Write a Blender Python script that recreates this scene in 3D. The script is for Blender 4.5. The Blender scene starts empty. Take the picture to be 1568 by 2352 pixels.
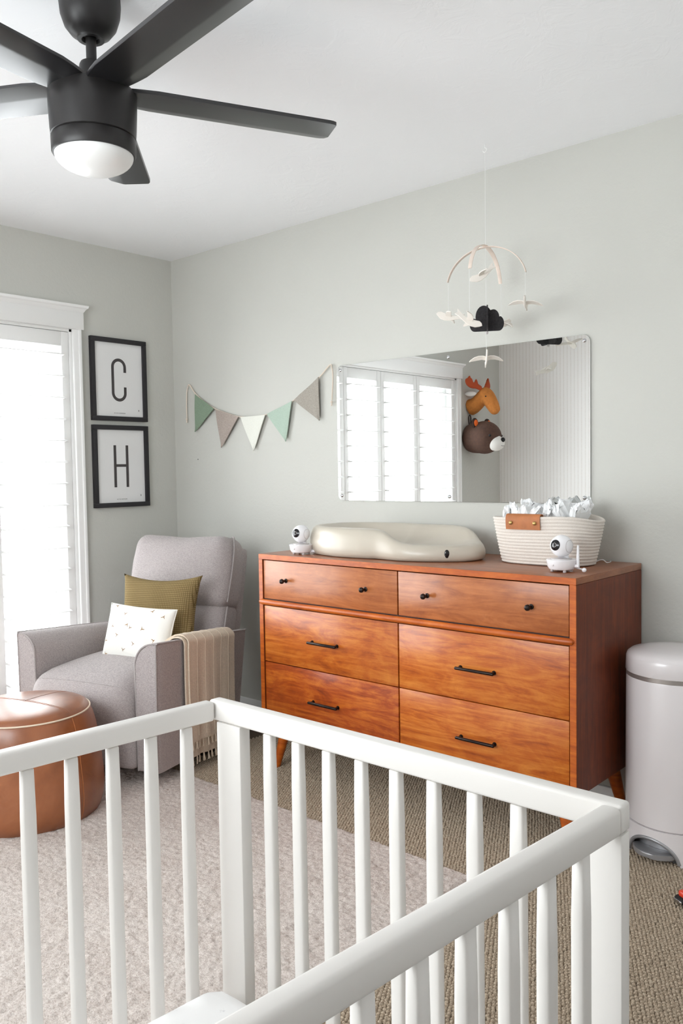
import bpy, bmesh, math, random
import numpy as np
from mathutils import Vector, Matrix, Euler
from mathutils.bvhtree import BVHTree

random.seed(7)
RNG = np.random.default_rng(11)
PI = math.pi
SC = bpy.context.scene
COL = SC.collection

# ------------------------------------------------------------------ camera
cam_d = bpy.data.cameras.new('camera')
cam = bpy.data.objects.new('camera', cam_d)
COL.objects.link(cam)
cam_d.sensor_fit = 'VERTICAL'
cam_d.sensor_height = 36.0
cam_d.lens = 1932.1 / 2352 * 36.0
cam_d.clip_start = 0.02
_yaw, _pit, _rol = math.radians(131.586), math.radians(-2.757), math.radians(-0.907)
_f = Vector((math.cos(_yaw) * math.cos(_pit), math.sin(_yaw) * math.cos(_pit), math.sin(_pit)))
_r = Vector((math.sin(_yaw), -math.cos(_yaw), 0))
_u = _r.cross(_f)
_r2 = math.cos(_rol) * _r + math.sin(_rol) * _u
_u2 = -math.sin(_rol) * _r + math.cos(_rol) * _u
_m = Matrix((_r2, _u2, -_f)).transposed().to_4x4()
_m.translation = Vector((3.818, -2.9134, 1.2549))
cam.matrix_world = _m
SC.camera = cam

# ------------------------------------------------------------------ world, light, exposure
SKY = 6.0
world = bpy.data.worlds.new('overcast_sky')
SC.world = world
world.use_nodes = True
bg = world.node_tree.nodes['Background']
bg.inputs[0].default_value = (0.955, 0.98, 1.0, 1)
bg.inputs[1].default_value = SKY
SC.view_settings.view_transform = 'Standard'
SC.view_settings.look = 'None'
SC.view_settings.gamma = 1.0
SC.view_settings.use_curve_mapping = False
SC.view_settings.exposure = 0.88
try:
    SC.cycles.max_bounces = 14
    SC.cycles.diffuse_bounces = 8
    SC.cycles.glossy_bounces = 6
    SC.cycles.transparent_max_bounces = 16
    SC.cycles.sample_clamp_indirect = 8.0
except Exception:
    pass


def portal(name, loc, rot, sx, sy):
    d = bpy.data.lights.new(name, 'AREA')
    d.shape = 'RECTANGLE'
    d.size, d.size_y = sx, sy
    d.cycles.is_portal = True
    o = bpy.data.objects.new(name, d)
    COL.objects.link(o)
    o.location = loc
    o.rotation_euler = rot
    return o


RX, RY, H = 4.55, -3.48, 2.43          # room: x 0..RX, y RY..0
W1 = (-2.80, -0.60, 0.06, 2.00)        # window_1 in wall x=0: y0,y1,z0,z1
W2 = (1.25, 2.85, 0.95, 2.12)          # added_window in wall y=RY: x0,x1,z0,z1
portal('sky_portal', (-0.16, (W1[0] + W1[1]) / 2, (W1[2] + W1[3]) / 2), (0, -PI / 2, 0), W1[3] - W1[2], W1[1] - W1[0])
portal('sky_portal', ((W2[0] + W2[1]) / 2, RY - 0.16, (W2[2] + W2[3]) / 2), (PI / 2, 0, 0), W2[1] - W2[0], W2[3] - W2[2])


# ------------------------------------------------------------------ material helpers
def s2l(c):
    return tuple(((v / 255) / 12.92 if v / 255 <= 0.04045 else ((v / 255 + 0.055) / 1.055) ** 2.4) for v in c[:3])


def rgba(c):
    return (*s2l(c), 1.0)


class NT:
    def __init__(self, name):
        self.m = bpy.data.materials.new(name)
        self.m.use_nodes = True
        self.t = self.m.node_tree
        self.b = self.t.nodes['Principled BSDF']
        self.out = self.t.nodes['Material Output']

    def n(self, typ, **kw):
        nd = self.t.nodes.new(typ)
        for k, v in kw.items():
            if k.startswith('i_'):
                nd.inputs[k[2:].replace('_', ' ')].default_value = v
            else:
                setattr(nd, k, v)
        return nd

    def l(self, a, b):
        self.t.links.new(a, b)

    def math(self, op, a, b=None, c=None):
        nd = self.n('ShaderNodeMath', operation=op)
        for i, v in enumerate((a, b, c)):
            if v is None:
                continue
            if isinstance(v, (int, float)):
                nd.inputs[i].default_value = v
            else:
                self.l(v, nd.inputs[i])
        return nd.outputs[0]

    def coords(self, scale=(1, 1, 1), kind='Object', rot=(0, 0, 0)):
        tc = self.n('ShaderNodeTexCoord')
        mp = self.n('ShaderNodeMapping')
        mp.inputs['Scale'].default_value = scale
        mp.inputs['Rotation'].default_value = rot
        self.l(tc.outputs[kind], mp.inputs[0])
        return mp.outputs[0]

    def noise(self, vec, scale, detail=4, rough=0.55, dist=0.0):
        nd = self.n('ShaderNodeTexNoise')
        nd.inputs['Scale'].default_value = scale
        nd.inputs['Detail'].default_value = detail
        nd.inputs['Roughness'].default_value = rough
        nd.inputs['Distortion'].default_value = dist
        self.l(vec, nd.inputs['Vector'])
        return nd.outputs[0]

    def ramp(self, fac, stops):
        nd = self.n('ShaderNodeValToRGB')
        els = nd.color_ramp.elements
        while len(els) < len(stops):
            els.new(0.5)
        for e, (p, c) in zip(els, stops):
            e.position = p
            e.color = c if len(c) == 4 else rgba(c)
        self.l(fac, nd.inputs[0])
        return nd.outputs[0]

    def mix(self, fac, a, b, blend='MIX'):
        nd = self.n('ShaderNodeMix', data_type='RGBA', blend_type=blend)
        for sock, v in ((nd.inputs[0], fac), (nd.inputs[6], a), (nd.inputs[7], b)):
            if isinstance(v, (int, float)):
                sock.default_value = v
            elif isinstance(v, tuple):
                sock.default_value = v if len(v) == 4 else rgba(v)
            else:
                self.l(v, sock)
        return nd.outputs[2]

    def bump(self, h, strength=0.3, dist=0.01, normal=None):
        nd = self.n('ShaderNodeBump')
        nd.inputs['Strength'].default_value = strength
        nd.inputs['Distance'].default_value = dist
        self.l(h, nd.inputs['Height'])
        if normal is not None:
            self.l(normal, nd.inputs['Normal'])
        self.l(nd.outputs[0], self.b.inputs['Normal'])
        return nd.outputs[0]

    def col(self, v):
        if isinstance(v, tuple):
            self.b.inputs['Base Color'].default_value = v if len(v) == 4 else rgba(v)
        else:
            self.l(v, self.b.inputs['Base Color'])

    def set(self, rough=None, metal=None, spec=None, coat=None, coat_rough=None, sheen=None, sss=None):
        b = self.b
        if rough is not None: b.inputs['Roughness'].default_value = rough
        if metal is not None: b.inputs['Metallic'].default_value = metal
        if spec is not None: b.inputs['Specular IOR Level'].default_value = spec
        if coat is not None: b.inputs['Coat Weight'].default_value = coat
        if coat_rough is not None: b.inputs['Coat Roughness'].default_value = coat_rough
        if sheen is not None: b.inputs['Sheen Weight'].default_value = sheen
        return self


def plain(name, c, rough=0.5, metal=0.0, bump=None, spec=0.5, var=0.0, vscale=20, coat=0.0, coat_rough=0.1):
    """one-colour material with a little procedural variation and relief"""
    m = NT(name)
    v = m.coords()
    if var > 0:
        nz = m.noise(v, vscale, 3)
        a = tuple(max(0, x * (1 - var)) for x in c)
        b = tuple(min(255, x * (1 + var)) for x in c)
        m.col(m.ramp(nz, [(0.3, a), (0.7, b)]))
    else:
        m.col(tuple(c))
    m.set(rough, metal, spec, coat, coat_rough)
    if bump:
        m.bump(m.noise(v, bump[0], 3), bump[1], bump[2])
    return m.m


def mat_wall(name, c):
    m = NT(name)
    v = m.coords()
    m.col(m.ramp(m.noise(v, 1.7, 2), [(0.3, tuple(x * 0.985 for x in c)), (0.7, c)]))
    m.set(0.75, 0, 0.25)
    h = m.noise(v, 55, 4, 0.6)
    m.bump(h, 0.22, 0.006)
    return m.m


def mat_ceiling():
    m = NT('ceiling_paint')
    v = m.coords()
    m.col((244, 245, 247))
    m.set(0.8, 0, 0.2)
    a = m.noise(v, 9, 5, 0.6, 0.8)
    a2 = m.ramp(a, [(0.47, (0, 0, 0)), (0.55, (255, 255, 255))])
    m.bump(a2, 0.10, 0.004)
    return m.m


def mat_wallpaper():
    m = NT('striped_wallpaper')
    tc = m.n('ShaderNodeTexCoord')
    sp = m.n('ShaderNodeSeparateXYZ')
    m.l(tc.outputs['Object'], sp.inputs[0])
    wob = m.math('MULTIPLY', m.noise(m.coords((1, 1, 4)), 6, 3), 0.004)
    x = m.math('ADD', sp.outputs[0], wob)
    fr = m.math('FRACT', m.math('DIVIDE', x, 0.031))
    d = m.math('ABSOLUTE', m.math('SUBTRACT', fr, 0.5))
    line = m.math('LESS_THAN', d, 0.10)
    soft = m.math('MULTIPLY', line, m.noise(m.coords((1, 1, 3)), 40, 3))
    m.col(m.mix(soft, (251, 250, 249), (226, 222, 217)))
    m.set(0.7, 0, 0.3)
    return m.m


def mat_carpet():
    m = NT('berber_carpet')
    v = m.coords()
    n1 = m.noise(v, 160, 3)
    n2 = m.noise(v, 420, 2)
    c = m.ramp(n1, [(0.3, (134, 117, 98)), (0.5, (170, 153, 133)), (0.72, (204, 189, 169))])
    m.col(m.mix(0.45, c, m.ramp(n2, [(0.35, (110, 94, 78)), (0.65, (206, 192, 172))])))
    m.set(0.95, 0, 0.1)
    m.bump(m.noise(v, 380, 2), 0.5, 0.003)
    return m.m


def mat_rug():
    m = NT('shag_rug')
    v = m.coords()
    n1 = m.noise(v, 7, 3)
    n2 = m.noise(v, 190, 3)
    c = m.ramp(n2, [(0.3, (158, 143, 133)), (0.5, (195, 184, 177)), (0.7, (216, 208, 202))])
    m.col(m.mix(0.25, c, m.ramp(n1, [(0.35, (184, 172, 165)), (0.65, (216, 209, 204))])))
    m.set(0.95, 0, 0.1, sheen=0.2)
    m.bump(m.noise(v, 330, 2), 0.6, 0.004)
    return m.m


def mat_wood(name, dark, mid, light, axis='x', seed=0.0, rough=0.36, coat=0.2):
    m = NT(name)
    if axis == 'x':
        s1, s2 = (1.3, 3, 9.0), (5, 30, 110)
    else:
        s1, s2 = (12, 12, 0.9), (110, 110, 3)
    tc = m.n('ShaderNodeTexCoord')
    mp = m.n('ShaderNodeMapping')
    mp.inputs['Location'].default_value = (seed, seed * 0.7, seed * 1.3)
    m.l(tc.outputs['Object'], mp.inputs[0])
    base = mp.outputs[0]

    def sc(s):
        k = m.n('ShaderNodeMapping')
        k.inputs['Scale'].default_value = s
        m.l(base, k.inputs[0])
        return k.outputs[0]
    big = m.noise(sc(s1), 1.9, 9, 0.68, 2.6)
    fine = m.noise(sc(s2), 1.0, 4, 0.6)
    blot = m.noise(sc((2.2, 2.2, 3.2)), 2.4, 8, 0.65, 2.4)
    f = m.math('ADD', m.math('MULTIPLY', big, 0.55), m.math('ADD', m.math('MULTIPLY', fine, 0.22), m.math('MULTIPLY', blot, 0.25)))
    m.col(m.ramp(f, [(0.36, dark), (0.49, mid), (0.62, light)]))
    m.set(rough, 0, 0.5, coat, 0.16)
    m.bump(fine, 0.05, 0.002)
    return m.m


def mat_fabric(name, c, scale=900, weave=True, var=0.12, rough=0.9, strength=0.35, stretch=(1, 1, 1)):
    m = NT(name)
    v = m.coords(stretch)
    a = m.noise(m.coords((stretch[0] * 1, stretch[1] * 1, stretch[2] * 8)), scale / 10, 3)
    b = m.noise(m.coords((stretch[0] * 8, stretch[1] * 8, stretch[2] * 1)), scale / 10, 3)
    f = m.math('MULTIPLY', m.math('ADD', a, b), 0.5)
    lo = tuple(max(0, x * (1 - var)) for x in c)
    hi = tuple(min(255, x * (1 + var)) for x in c)
    m.col(m.ramp(f, [(0.38, lo), (0.62, hi)]))
    m.set(rough, 0, 0.2, sheen=0.15)
    m.bump(f, strength, 0.002)
    return m.m


def mat_waffle(name, c1, c2, cell):
    m = NT(name)
    tc = m.n('ShaderNodeTexCoord')
    sp = m.n('ShaderNodeSeparateXYZ')
    m.l(tc.outputs['Object'], sp.inputs[0])
    k = 2 * PI / cell
    a = m.math('ABSOLUTE', m.math('SINE', m.math('MULTIPLY', sp.outputs[0], k / 2)))
    b = m.math('ABSOLUTE', m.math('SINE', m.math('MULTIPLY', sp.outputs[2], k / 2)))
    f = m.math('MINIMUM', a, b)
    m.col(m.ramp(f, [(0.1, c1), (0.6, c2)]))
    m.set(0.9, 0, 0.15)
    m.bump(f, 0.6, 0.003)
    return m.m


def mat_leather():
    m = NT('tan_leather')
    v = m.coords()
    n1 = m.noise(v, 4, 4, 0.6, 0.6)
    n2 = m.noise(v, 260, 3)
    m.col(m.ramp(n1, [(0.3, (118, 66, 36)), (0.55, (150, 89, 52)), (0.8, (172, 108, 68))]))
    m.set(0.36, 0, 0.5, 0.5, 0.25)
    m.bump(n2, 0.12, 0.002)
    return m.m


def mat_pane():
    m = NT('window_glass')
    m.t.nodes.remove(m.b)
    tr = m.n('ShaderNodeBsdfTransparent')
    tr.inputs[0].default_value = (0.97, 0.98, 0.98, 1)
    gl = m.n('ShaderNodeBsdfGlossy')
    gl.inputs['Roughness'].default_value = 0.02
    mx = m.n('ShaderNodeMixShader')
    fr = m.n('ShaderNodeFresnel')
    fr.inputs[0].default_value = 1.15
    m.l(fr.outputs[0], mx.inputs[0])
    m.l(tr.outputs[0], mx.inputs[1])
    m.l(gl.outputs[0], mx.inputs[2])
    m.l(mx.outputs[0], m.out.inputs[0])
    return m.m


M = {}
M['wall'] = mat_wall('sage_grey_paint', (199, 199, 193))
M['ceiling'] = mat_ceiling()
M['paper'] = mat_wallpaper()
M['trim'] = plain('white_trim_paint', (238, 238, 237), 0.4, bump=(30, 0.03, 0.002))
M['shutter'] = plain('white_shutter_paint', (236, 236, 235), 0.4)
M['pane'] = mat_pane()
M['carpet'] = mat_carpet()
M['carpet_base'] = plain('carpet_backing', (96, 82, 68), 0.95, bump=(300, 0.4, 0.003), var=0.1, vscale=200)
M['rug'] = mat_rug()
M['crib'] = plain('white_crib_lacquer', (224, 221, 217), 0.38, spec=0.5, bump=(14, 0.02, 0.002))
M['wood_front'] = mat_wood('acorn_wood_figured', (134, 54, 9), (182, 92, 22), (208, 126, 48), 'x', 0.0)
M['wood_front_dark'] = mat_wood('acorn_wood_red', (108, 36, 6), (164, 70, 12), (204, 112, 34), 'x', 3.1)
M['wood_sheen'] = mat_wood('acorn_wood_sheen', (134, 66, 24), (164, 92, 42), (184, 110, 58), 'x', 5.7)  # top-row drawers: window sheen worked into the wood colour
M['wood_top_sheen'] = mat_wood('acorn_wood_top_sheen', (118, 66, 36), (142, 84, 50), (160, 100, 62), 'x', 7.7)  # grey-brown sheen of the dresser top put into its colour
M['wood_side_shaded'] = mat_wood('acorn_wood_side_shaded', (76, 27, 4), (100, 39, 7), (122, 52, 11), 'z', 1.3, 0.5, 0.0)  # vertical grain, with the shade on the sides darkened into the colour
M['wood_trim'] = mat_wood('acorn_wood_edge', (148, 64, 10), (178, 84, 16), (202, 106, 30), 'x', 2.0, 0.4, 0.05)
M['shadow_wood'] = plain('dark_drawer_gap', (52, 22, 8), 0.7)
M['bronze'] = plain('oil_rubbed_bronze', (46, 38, 36), 0.35, 0.8)
M['black'] = plain('matte_black_metal', (34, 32, 32), 0.42, 0.0, bump=(500, 0.05, 0.001), spec=0.45)
M['blade'] = plain('satin_black_blade', (24, 23, 25), 0.28, 0.0, spec=0.8)
M['opal'] = plain('opal_glass', (240, 241, 240), 0.25)
M['frame'] = plain('black_picture_frame', (34, 32, 36), 0.5)
M['paper_white'] = plain('art_paper', (226, 226, 226), 0.8)
M['ink'] = plain('charcoal_ink', (70, 66, 66), 0.8)
M['chrome'] = plain('chrome', (200, 200, 202), 0.12, 1.0)
M['silver'] = plain('brushed_silver', (172, 172, 175), 0.38, 0.55, bump=(200, 0.03, 0.001))
M['darkmetal'] = plain('dark_steel_band', (190, 184, 180), 0.32, 0.7)
M['mirror'] = plain('mirror_acrylic', (238, 240, 239), 0.0, 1.0)
M['grey_fabric'] = mat_fabric('heathered_grey_linen', (166, 158, 157), 1500, var=0.16)
M['grey_pipe'] = mat_fabric('grey_piping', (164, 157, 156), 1500, var=0.1)
M['beige_throw'] = mat_fabric('beige_cotton_throw', (214, 198, 178), 1200, var=0.08, strength=0.6)
M['throw_stripe'] = plain('pale_throw_stripe', (226, 212, 194), 0.9)
M['olive'] = mat_waffle('olive_waffle_weave', (100, 83, 50), (150, 130, 91), 0.0085)
M['white_cotton'] = plain('white_cotton', (240, 239, 234), 0.9, bump=(260, 0.15, 0.002))
M['print_brown'] = plain('brown_print', (150, 112, 62), 0.9)
M['print_grey'] = plain('taupe_print', (168, 140, 118), 0.9)
M['leather'] = mat_leather()
M['thread_cream'] = plain('cream_piping', (226, 208, 186), 0.6)
M['cream_foam'] = plain('cream_foam', (196, 188, 174), 0.3, bump=(6, 0.02, 0.003), coat=0.2, coat_rough=0.3)
M['white_plastic'] = plain('white_plastic', (240, 239, 242), 0.25)
M['grey_plastic'] = plain('grey_plastic', (196, 190, 190), 0.3)
M['lens'] = plain('black_lens', (16, 14, 18), 0.08)
M['rope'] = mat_fabric('white_cotton_rope', (232, 224, 215), 2600, var=0.07, strength=0.8)
M['tan'] = plain('tan_leather_tab', (176, 108, 62), 0.55, bump=(120, 0.1, 0.002), var=0.06, vscale=30)
M['brass'] = plain('antique_brass', (176, 146, 92), 0.3, 0.9)
M['diaper'] = plain('white_nappy_paper', (244, 245, 246), 0.7, bump=(60, 0.3, 0.004))
M['can'] = plain('pearl_white_steel', (230, 225, 226), 0.22, 0.0, spec=0.5, coat=0.3)
M['felt_white'] = plain('cream_felt', (240, 234, 226), 0.95, bump=(400, 0.3, 0.001))
M['felt_dark'] = plain('charcoal_felt', (50, 48, 50), 0.95, bump=(300, 0.5, 0.002), var=0.15, vscale=120)
M['pale_wood'] = plain('pale_beech', (232, 216, 204), 0.6, var=0.03, vscale=30)
M['thread'] = plain('white_thread', (236, 236, 234), 0.7)
M['cord'] = plain('cream_cotton_cord', (222, 210, 196), 0.8, bump=(500, 0.4, 0.001))
M['green'] = mat_fabric('sage_green_linen', (128, 146, 126), 1600, var=0.1)
M['mint'] = mat_fabric('pale_sage_linen', (172, 190, 176), 1600, var=0.06)
M['taupe'] = mat_fabric('taupe_linen', (166, 154, 146), 1600, var=0.14)
M['oat'] = mat_fabric('oatmeal_linen', (158, 152, 143), 1600, var=0.14)
M['ivory'] = mat_fabric('ivory_linen', (226, 227, 218), 1600, var=0.03)
M['moose'] = plain('caramel_plush', (196, 124, 58), 0.95, bump=(300, 0.3, 0.002), var=0.06, vscale=40)
M['antler'] = plain('rust_plush', (176, 76, 40), 0.95, bump=(300, 0.3, 0.002))
M['bear'] = plain('brown_plush', (88, 64, 54), 0.95, bump=(300, 0.3, 0.002), var=0.08, vscale=60)
M['bear_dark'] = plain('dark_brown_plush', (60, 44, 38), 0.95)
M['orange_felt'] = plain('orange_felt', (240, 110, 40), 0.9)
M['plush_white'] = plain('white_plush', (232, 230, 226), 0.95, bump=(300, 0.2, 0.002))
M['rubber'] = plain('black_rubber', (24, 22, 22), 0.7)
M['red'] = plain('red_enamel', (214, 62, 40), 0.3)
M['sheet'] = None


def mat_sheet():
    m = NT('white_crib_sheet')
    v = m.coords()
    vo = m.n('ShaderNodeTexVoronoi')
    vo.inputs['Scale'].default_value = 28
    m.l(v, vo.inputs['Vector'])
    d = m.math('ADD', vo.outputs['Distance'], m.math('MULTIPLY', m.noise(v, 120, 2), 0.35))
    m.col(m.ramp(d, [(0.33, (214, 214, 216)), (0.42, (242, 242, 242))]))
    m.set(0.85, 0, 0.2)
    return m.m


M['sheet'] = mat_sheet()


# ------------------------------------------------------------------ object helpers
def make(name, data, mat=None, parent=None, smooth=True, loc=None, rot=None, angle=40, kind=None):
    if isinstance(data, bmesh.types.BMesh):
        me = bpy.data.meshes.new(name)
        bmesh.ops.recalc_face_normals(data, faces=data.faces[:])
        data.to_mesh(me)
        data.free()
        if smooth:
            me.shade_smooth()
            me.set_sharp_from_angle(angle=math.radians(angle))
    else:
        me = data
    if mat is not None and not me.materials:
        me.materials.append(M[mat] if isinstance(mat, str) else mat)
    o = bpy.data.objects.new(name, me)
    COL.objects.link(o)
    if parent is not None:
        o.parent = parent
    if loc is not None:
        o.location = loc
    if rot is not None:
        o.rotation_euler = rot
    if kind:
        o['kind'] = kind
    return o


def tag(o, label, cat, group=None):
    o['label'] = label
    o['category'] = cat
    if group:
        o['group'] = group
    return o


def thing(name, label, cat, loc=(0, 0, 0), rot=(0, 0, 0), group=None):
    o = bpy.data.objects.new(name, None)
    o.empty_display_size = 0.05
    COL.objects.link(o)
    o.location = loc
    o.rotation_euler = rot
    return tag(o, label, cat, group)


def structure(name, data, mat, parent=None, **k):
    o = make(name, data, mat, parent, **k)
    if parent is None:
        o['kind'] = 'structure'
    return o


def add(bm, other):
    me = bpy.data.meshes.new('tmp')
    other.to_mesh(me)
    other.free()
    bm.from_mesh(me)
    bpy.data.meshes.remove(me)
    return bm


def box(x0, x1, y0, y1, z0, z1, bev=0.0, seg=2, bm=None):
    b = bmesh.new()
    bmesh.ops.create_cube(b, size=1)
    for v in b.verts:
        v.co = Vector((x0 + (v.co.x + 0.5) * (x1 - x0), y0 + (v.co.y + 0.5) * (y1 - y0), z0 + (v.co.z + 0.5) * (z1 - z0)))
    if bev > 0:
        bmesh.ops.bevel(b, geom=b.edges[:], offset=bev, segments=seg, profile=0.5, affect='EDGES')
    return add(bm, b) if bm is not None else b


def xform(bm, mat):
    bmesh.ops.transform(bm, matrix=mat, verts=bm.verts[:])
    return bm


def rbox(sx, sy, sz, r, n=10, puff=(0, 0, 0), fn=None):
    """rounded, optionally puffed box centred on the origin"""
    bm = bmesh.new()
    bmesh.ops.create_cube(bm, size=2)
    bmesh.ops.subdivide_edges(bm, edges=bm.edges[:], cuts=n, use_grid_fill=True)
    hx, hy, hz = sx / 2, sy / 2, sz / 2
    r = min(r, hx, hy, hz)
    for v in bm.verts:
        t = [math.copysign(1 - (1 - abs(c)) ** 1.5, c) for c in v.co]
        p = Vector((t[0] * hx, t[1] * hy, t[2] * hz))
        q = Vector((max(-hx + r, min(hx - r, p.x)), max(-hy + r, min(hy - r, p.y)), max(-hz + r, min(hz - r, p.z))))
        d = p - q
        if d.length > 1e-9:
            p = q + d.normalized() * r
        u = (p.x / hx, p.y / hy, p.z / hz)
        w = [max(0.0, 1 - c * c) for c in u]
        p = p + Vector((puff[0] * u[0] * w[1] * w[2], puff[1] * u[1] * w[0] * w[2], puff[2] * u[2] * w[0] * w[1]))
        if fn:
            p = Vector(fn(p, u))
        v.co = p
    return bm


def lathe(prof, seg=40, bm=None, sx=1.0, sy=1.0, centre=(0, 0, 0)):
    b = bmesh.new()
    rings = []
    for r, z in prof:
        if r < 1e-6:
            rings.append([b.verts.new((centre[0], centre[1], centre[2] + z))])
        else:
            rings.append([b.verts.new((centre[0] + sx * r * math.cos(2 * PI * k / seg), centre[1] + sy * r * math.sin(2 * PI * k / seg), centre[2] + z)) for k in range(seg)])
    for a, c in zip(rings[:-1], rings[1:]):
        for k in range(seg):
            k2 = (k + 1) % seg
            if len(a) == 1 and len(c) == 1:
                continue
            if len(a) == 1:
                b.faces.new((a[0], c[k], c[k2]))
            elif len(c) == 1:
                b.faces.new((a[k], c[0], a[k2]))
            else:
                b.faces.new((a[k], c[k], c[k2], a[k2]))
    return add(bm, b) if bm is not None else b


def smooth_path(pts, n=8):
    """Catmull-Rom through pts"""
    P = [Vector(p) for p in pts]
    P = [P[0] * 2 - P[1]] + P + [P[-1] * 2 - P[-2]]
    out = []
    for i in range(1, len(P) - 2):
        for k in range(n):
            t = k / n
            a, b_, c, d = P[i - 1], P[i], P[i + 1], P[i + 2]
            out.append(0.5 * ((2 * b_) + (-a + c) * t + (2 * a - 5 * b_ + 4 * c - d) * t * t + (-a + 3 * b_ - 3 * c + d) * t ** 3))
    out.append(P[-2])
    return out


def tube(path, r, seg=8, caps=True, closed=False, flat=1.0, up=None, bm=None):
    """sweep an ellipse (r wide, r*flat thick) along a path; r may be a list"""
    P = [Vector(p) for p in path]
    n = len(P)
    R = r if isinstance(r, (list, tuple)) else [r] * n
    b = bmesh.new()
    rings = []
    nrm = None
    for i in range(n):
        if closed:
            t = P[(i + 1) % n] - P[i - 1]
        else:
            t = P[min(i + 1, n - 1)] - P[max(i - 1, 0)]
        t.normalize()
        if up is not None:
            nrm = Vector(up) - t * Vector(up).dot(t)
        elif nrm is None:
            a = Vector((0, 0, 1)) if abs(t.z) < 0.9 else Vector((1, 0, 0))
            nrm = a - t * a.dot(t)
        else:
            nrm = nrm - t * nrm.dot(t)
        nrm.normalize()
        bi = t.cross(nrm)
        rings.append([b.verts.new(P[i] + R[i] * (math.cos(2 * PI * k / seg) * bi + flat * math.sin(2 * PI * k / seg) * nrm)) for k in range(seg)])
    for i in range(n if closed else n - 1):
        a, c = rings[i], rings[(i + 1) % n]
        for k in range(seg):
            b.faces.new((a[k], a[(k + 1) % seg], c[(k + 1) % seg], c[k]))
    if caps and not closed:
        b.faces.new(rings[0][::-1])
        b.faces.new(rings[-1])
    return add(bm, b) if bm is not None else b


def prism(poly, depth, bev=0.0, seg=2):
    """polygon in XZ extruded along +Y by depth"""
    b = bmesh.new()
    vs = [b.verts.new((x, 0, z)) for x, z in poly]
    f = b.faces.new(vs)
    ex = bmesh.ops.extrude_face_region(b, geom=[f])
    bmesh.ops.translate(b, vec=(0, depth, 0), verts=[g for g in ex['geom'] if isinstance(g, bmesh.types.BMVert)])
    bmesh.ops.recalc_face_normals(b, faces=b.faces[:])
    if bev > 0:
        ed = [e for e in b.edges if len(e.link_faces) == 2 and e.calc_face_angle(0) > 0.6]
        bmesh.ops.bevel(b, geom=ed, offset=bev, segments=seg, profile=0.5, affect='EDGES')
    return b


def grid(fn, nu, nv, closed_u=False, bm=None):
    b = bmesh.new()
    V = [[b.verts.new(fn(i / (nu if closed_u else nu - 1), j / (nv - 1))) for j in range(nv)] for i in range(nu)]
    for i in range(nu if closed_u else nu - 1):
        for j in range(nv - 1):
            i2 = (i + 1) % nu
            b.faces.new((V[i][j], V[i2][j], V[i2][j + 1], V[i][j + 1]))
    return add(bm, b) if bm is not None else b


def sphere(r, c=(0, 0, 0), sc=(1, 1, 1), u=24, v=14, bm=None):
    b = bmesh.new()
    bmesh.ops.create_uvsphere(b, u_segments=u, v_segments=v, radius=r)
    for w in b.verts:
        w.co = Vector((w.co.x * sc[0] + c[0], w.co.y * sc[1] + c[1], w.co.z * sc[2] + c[2]))
    return add(bm, b) if bm is not None else b


def copy_tree(root, **props):
    r = root.copy()
    COL.objects.link(r)
    for k, v in props.items():
        r[k] = v
    for ch in list(root.children):
        c = ch.copy()
        COL.objects.link(c)
        c.parent = r
        for g in list(ch.children):
            d = g.copy()
            COL.objects.link(d)
            d.parent = c
    return r


def np_mesh(name, verts, faces):
    me = bpy.data.meshes.new(name)
    nv, nf, k = len(verts), len(faces), faces.shape[1]
    me.vertices.add(nv)
    me.vertices.foreach_set('co', verts.astype(np.float32).ravel())
    me.loops.add(nf * k)
    me.loops.foreach_set('vertex_index', faces.astype(np.int32).ravel())
    me.polygons.add(nf)
    me.polygons.foreach_set('loop_start', np.arange(0, nf * k, k, dtype=np.int32))
    me.polygons.foreach_set('loop_total', np.full(nf, k, dtype=np.int32))
    me.update(calc_edges=True)
    me.shade_smooth()
    return me

# ================================================================== THE SETTING
T = 0.14
W1 = (-2.81, -0.625, 0.06, 1.985)
structure('floor', box(-T, RX + T, RY - T, T, -0.1, 0.0), 'carpet_base')
structure('ceiling', box(-T, RX + T, RY - T, T, H, H + 0.1), 'ceiling')
structure('wall_back', box(-T, RX + T, 0.0, T, 0.0, H), 'wall')
structure('wall_right', box(RX, RX + T, RY, 0.0, 0.0, H), 'trim')  # unseen wall, painted white to bounce more light into the room
b = box(-T, 0, W1[1], 0, 0, H)
box(-T, 0, RY, W1[0], 0, H, bm=b)
box(-T, 0, W1[0], W1[1], W1[3], H, bm=b)
box(-T, 0, W1[0], W1[1], 0, W1[2], bm=b)
structure('wall_left', b, 'wall', smooth=False)
b = box(0, W2[0], RY - T, RY, 0, H)
box(W2[1], RX, RY - T, RY, 0, H, bm=b)
box(W2[0], W2[1], RY - T, RY, 0, W2[2], bm=b)
box(W2[0], W2[1], RY - T, RY, W2[3], H, bm=b)
structure('wall_front', b, 'paper', smooth=False)
structure('baseboard_back', box(0.014, RX - 0.014, -0.014, 0, 0, 0.085, 0.004), 'trim')
b = box(0, 0.014, W1[1] + 0.045, 0, 0, 0.085, 0.004)
structure('baseboard_left', b, 'trim')
structure('baseboard_right', box(RX - 0.014, RX, RY, 0, 0, 0.085, 0.004), 'trim')
structure('baseboard_front', box(0.014, RX - 0.014, RY, RY + 0.014, 0, 0.085, 0.004), 'trim')

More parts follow.
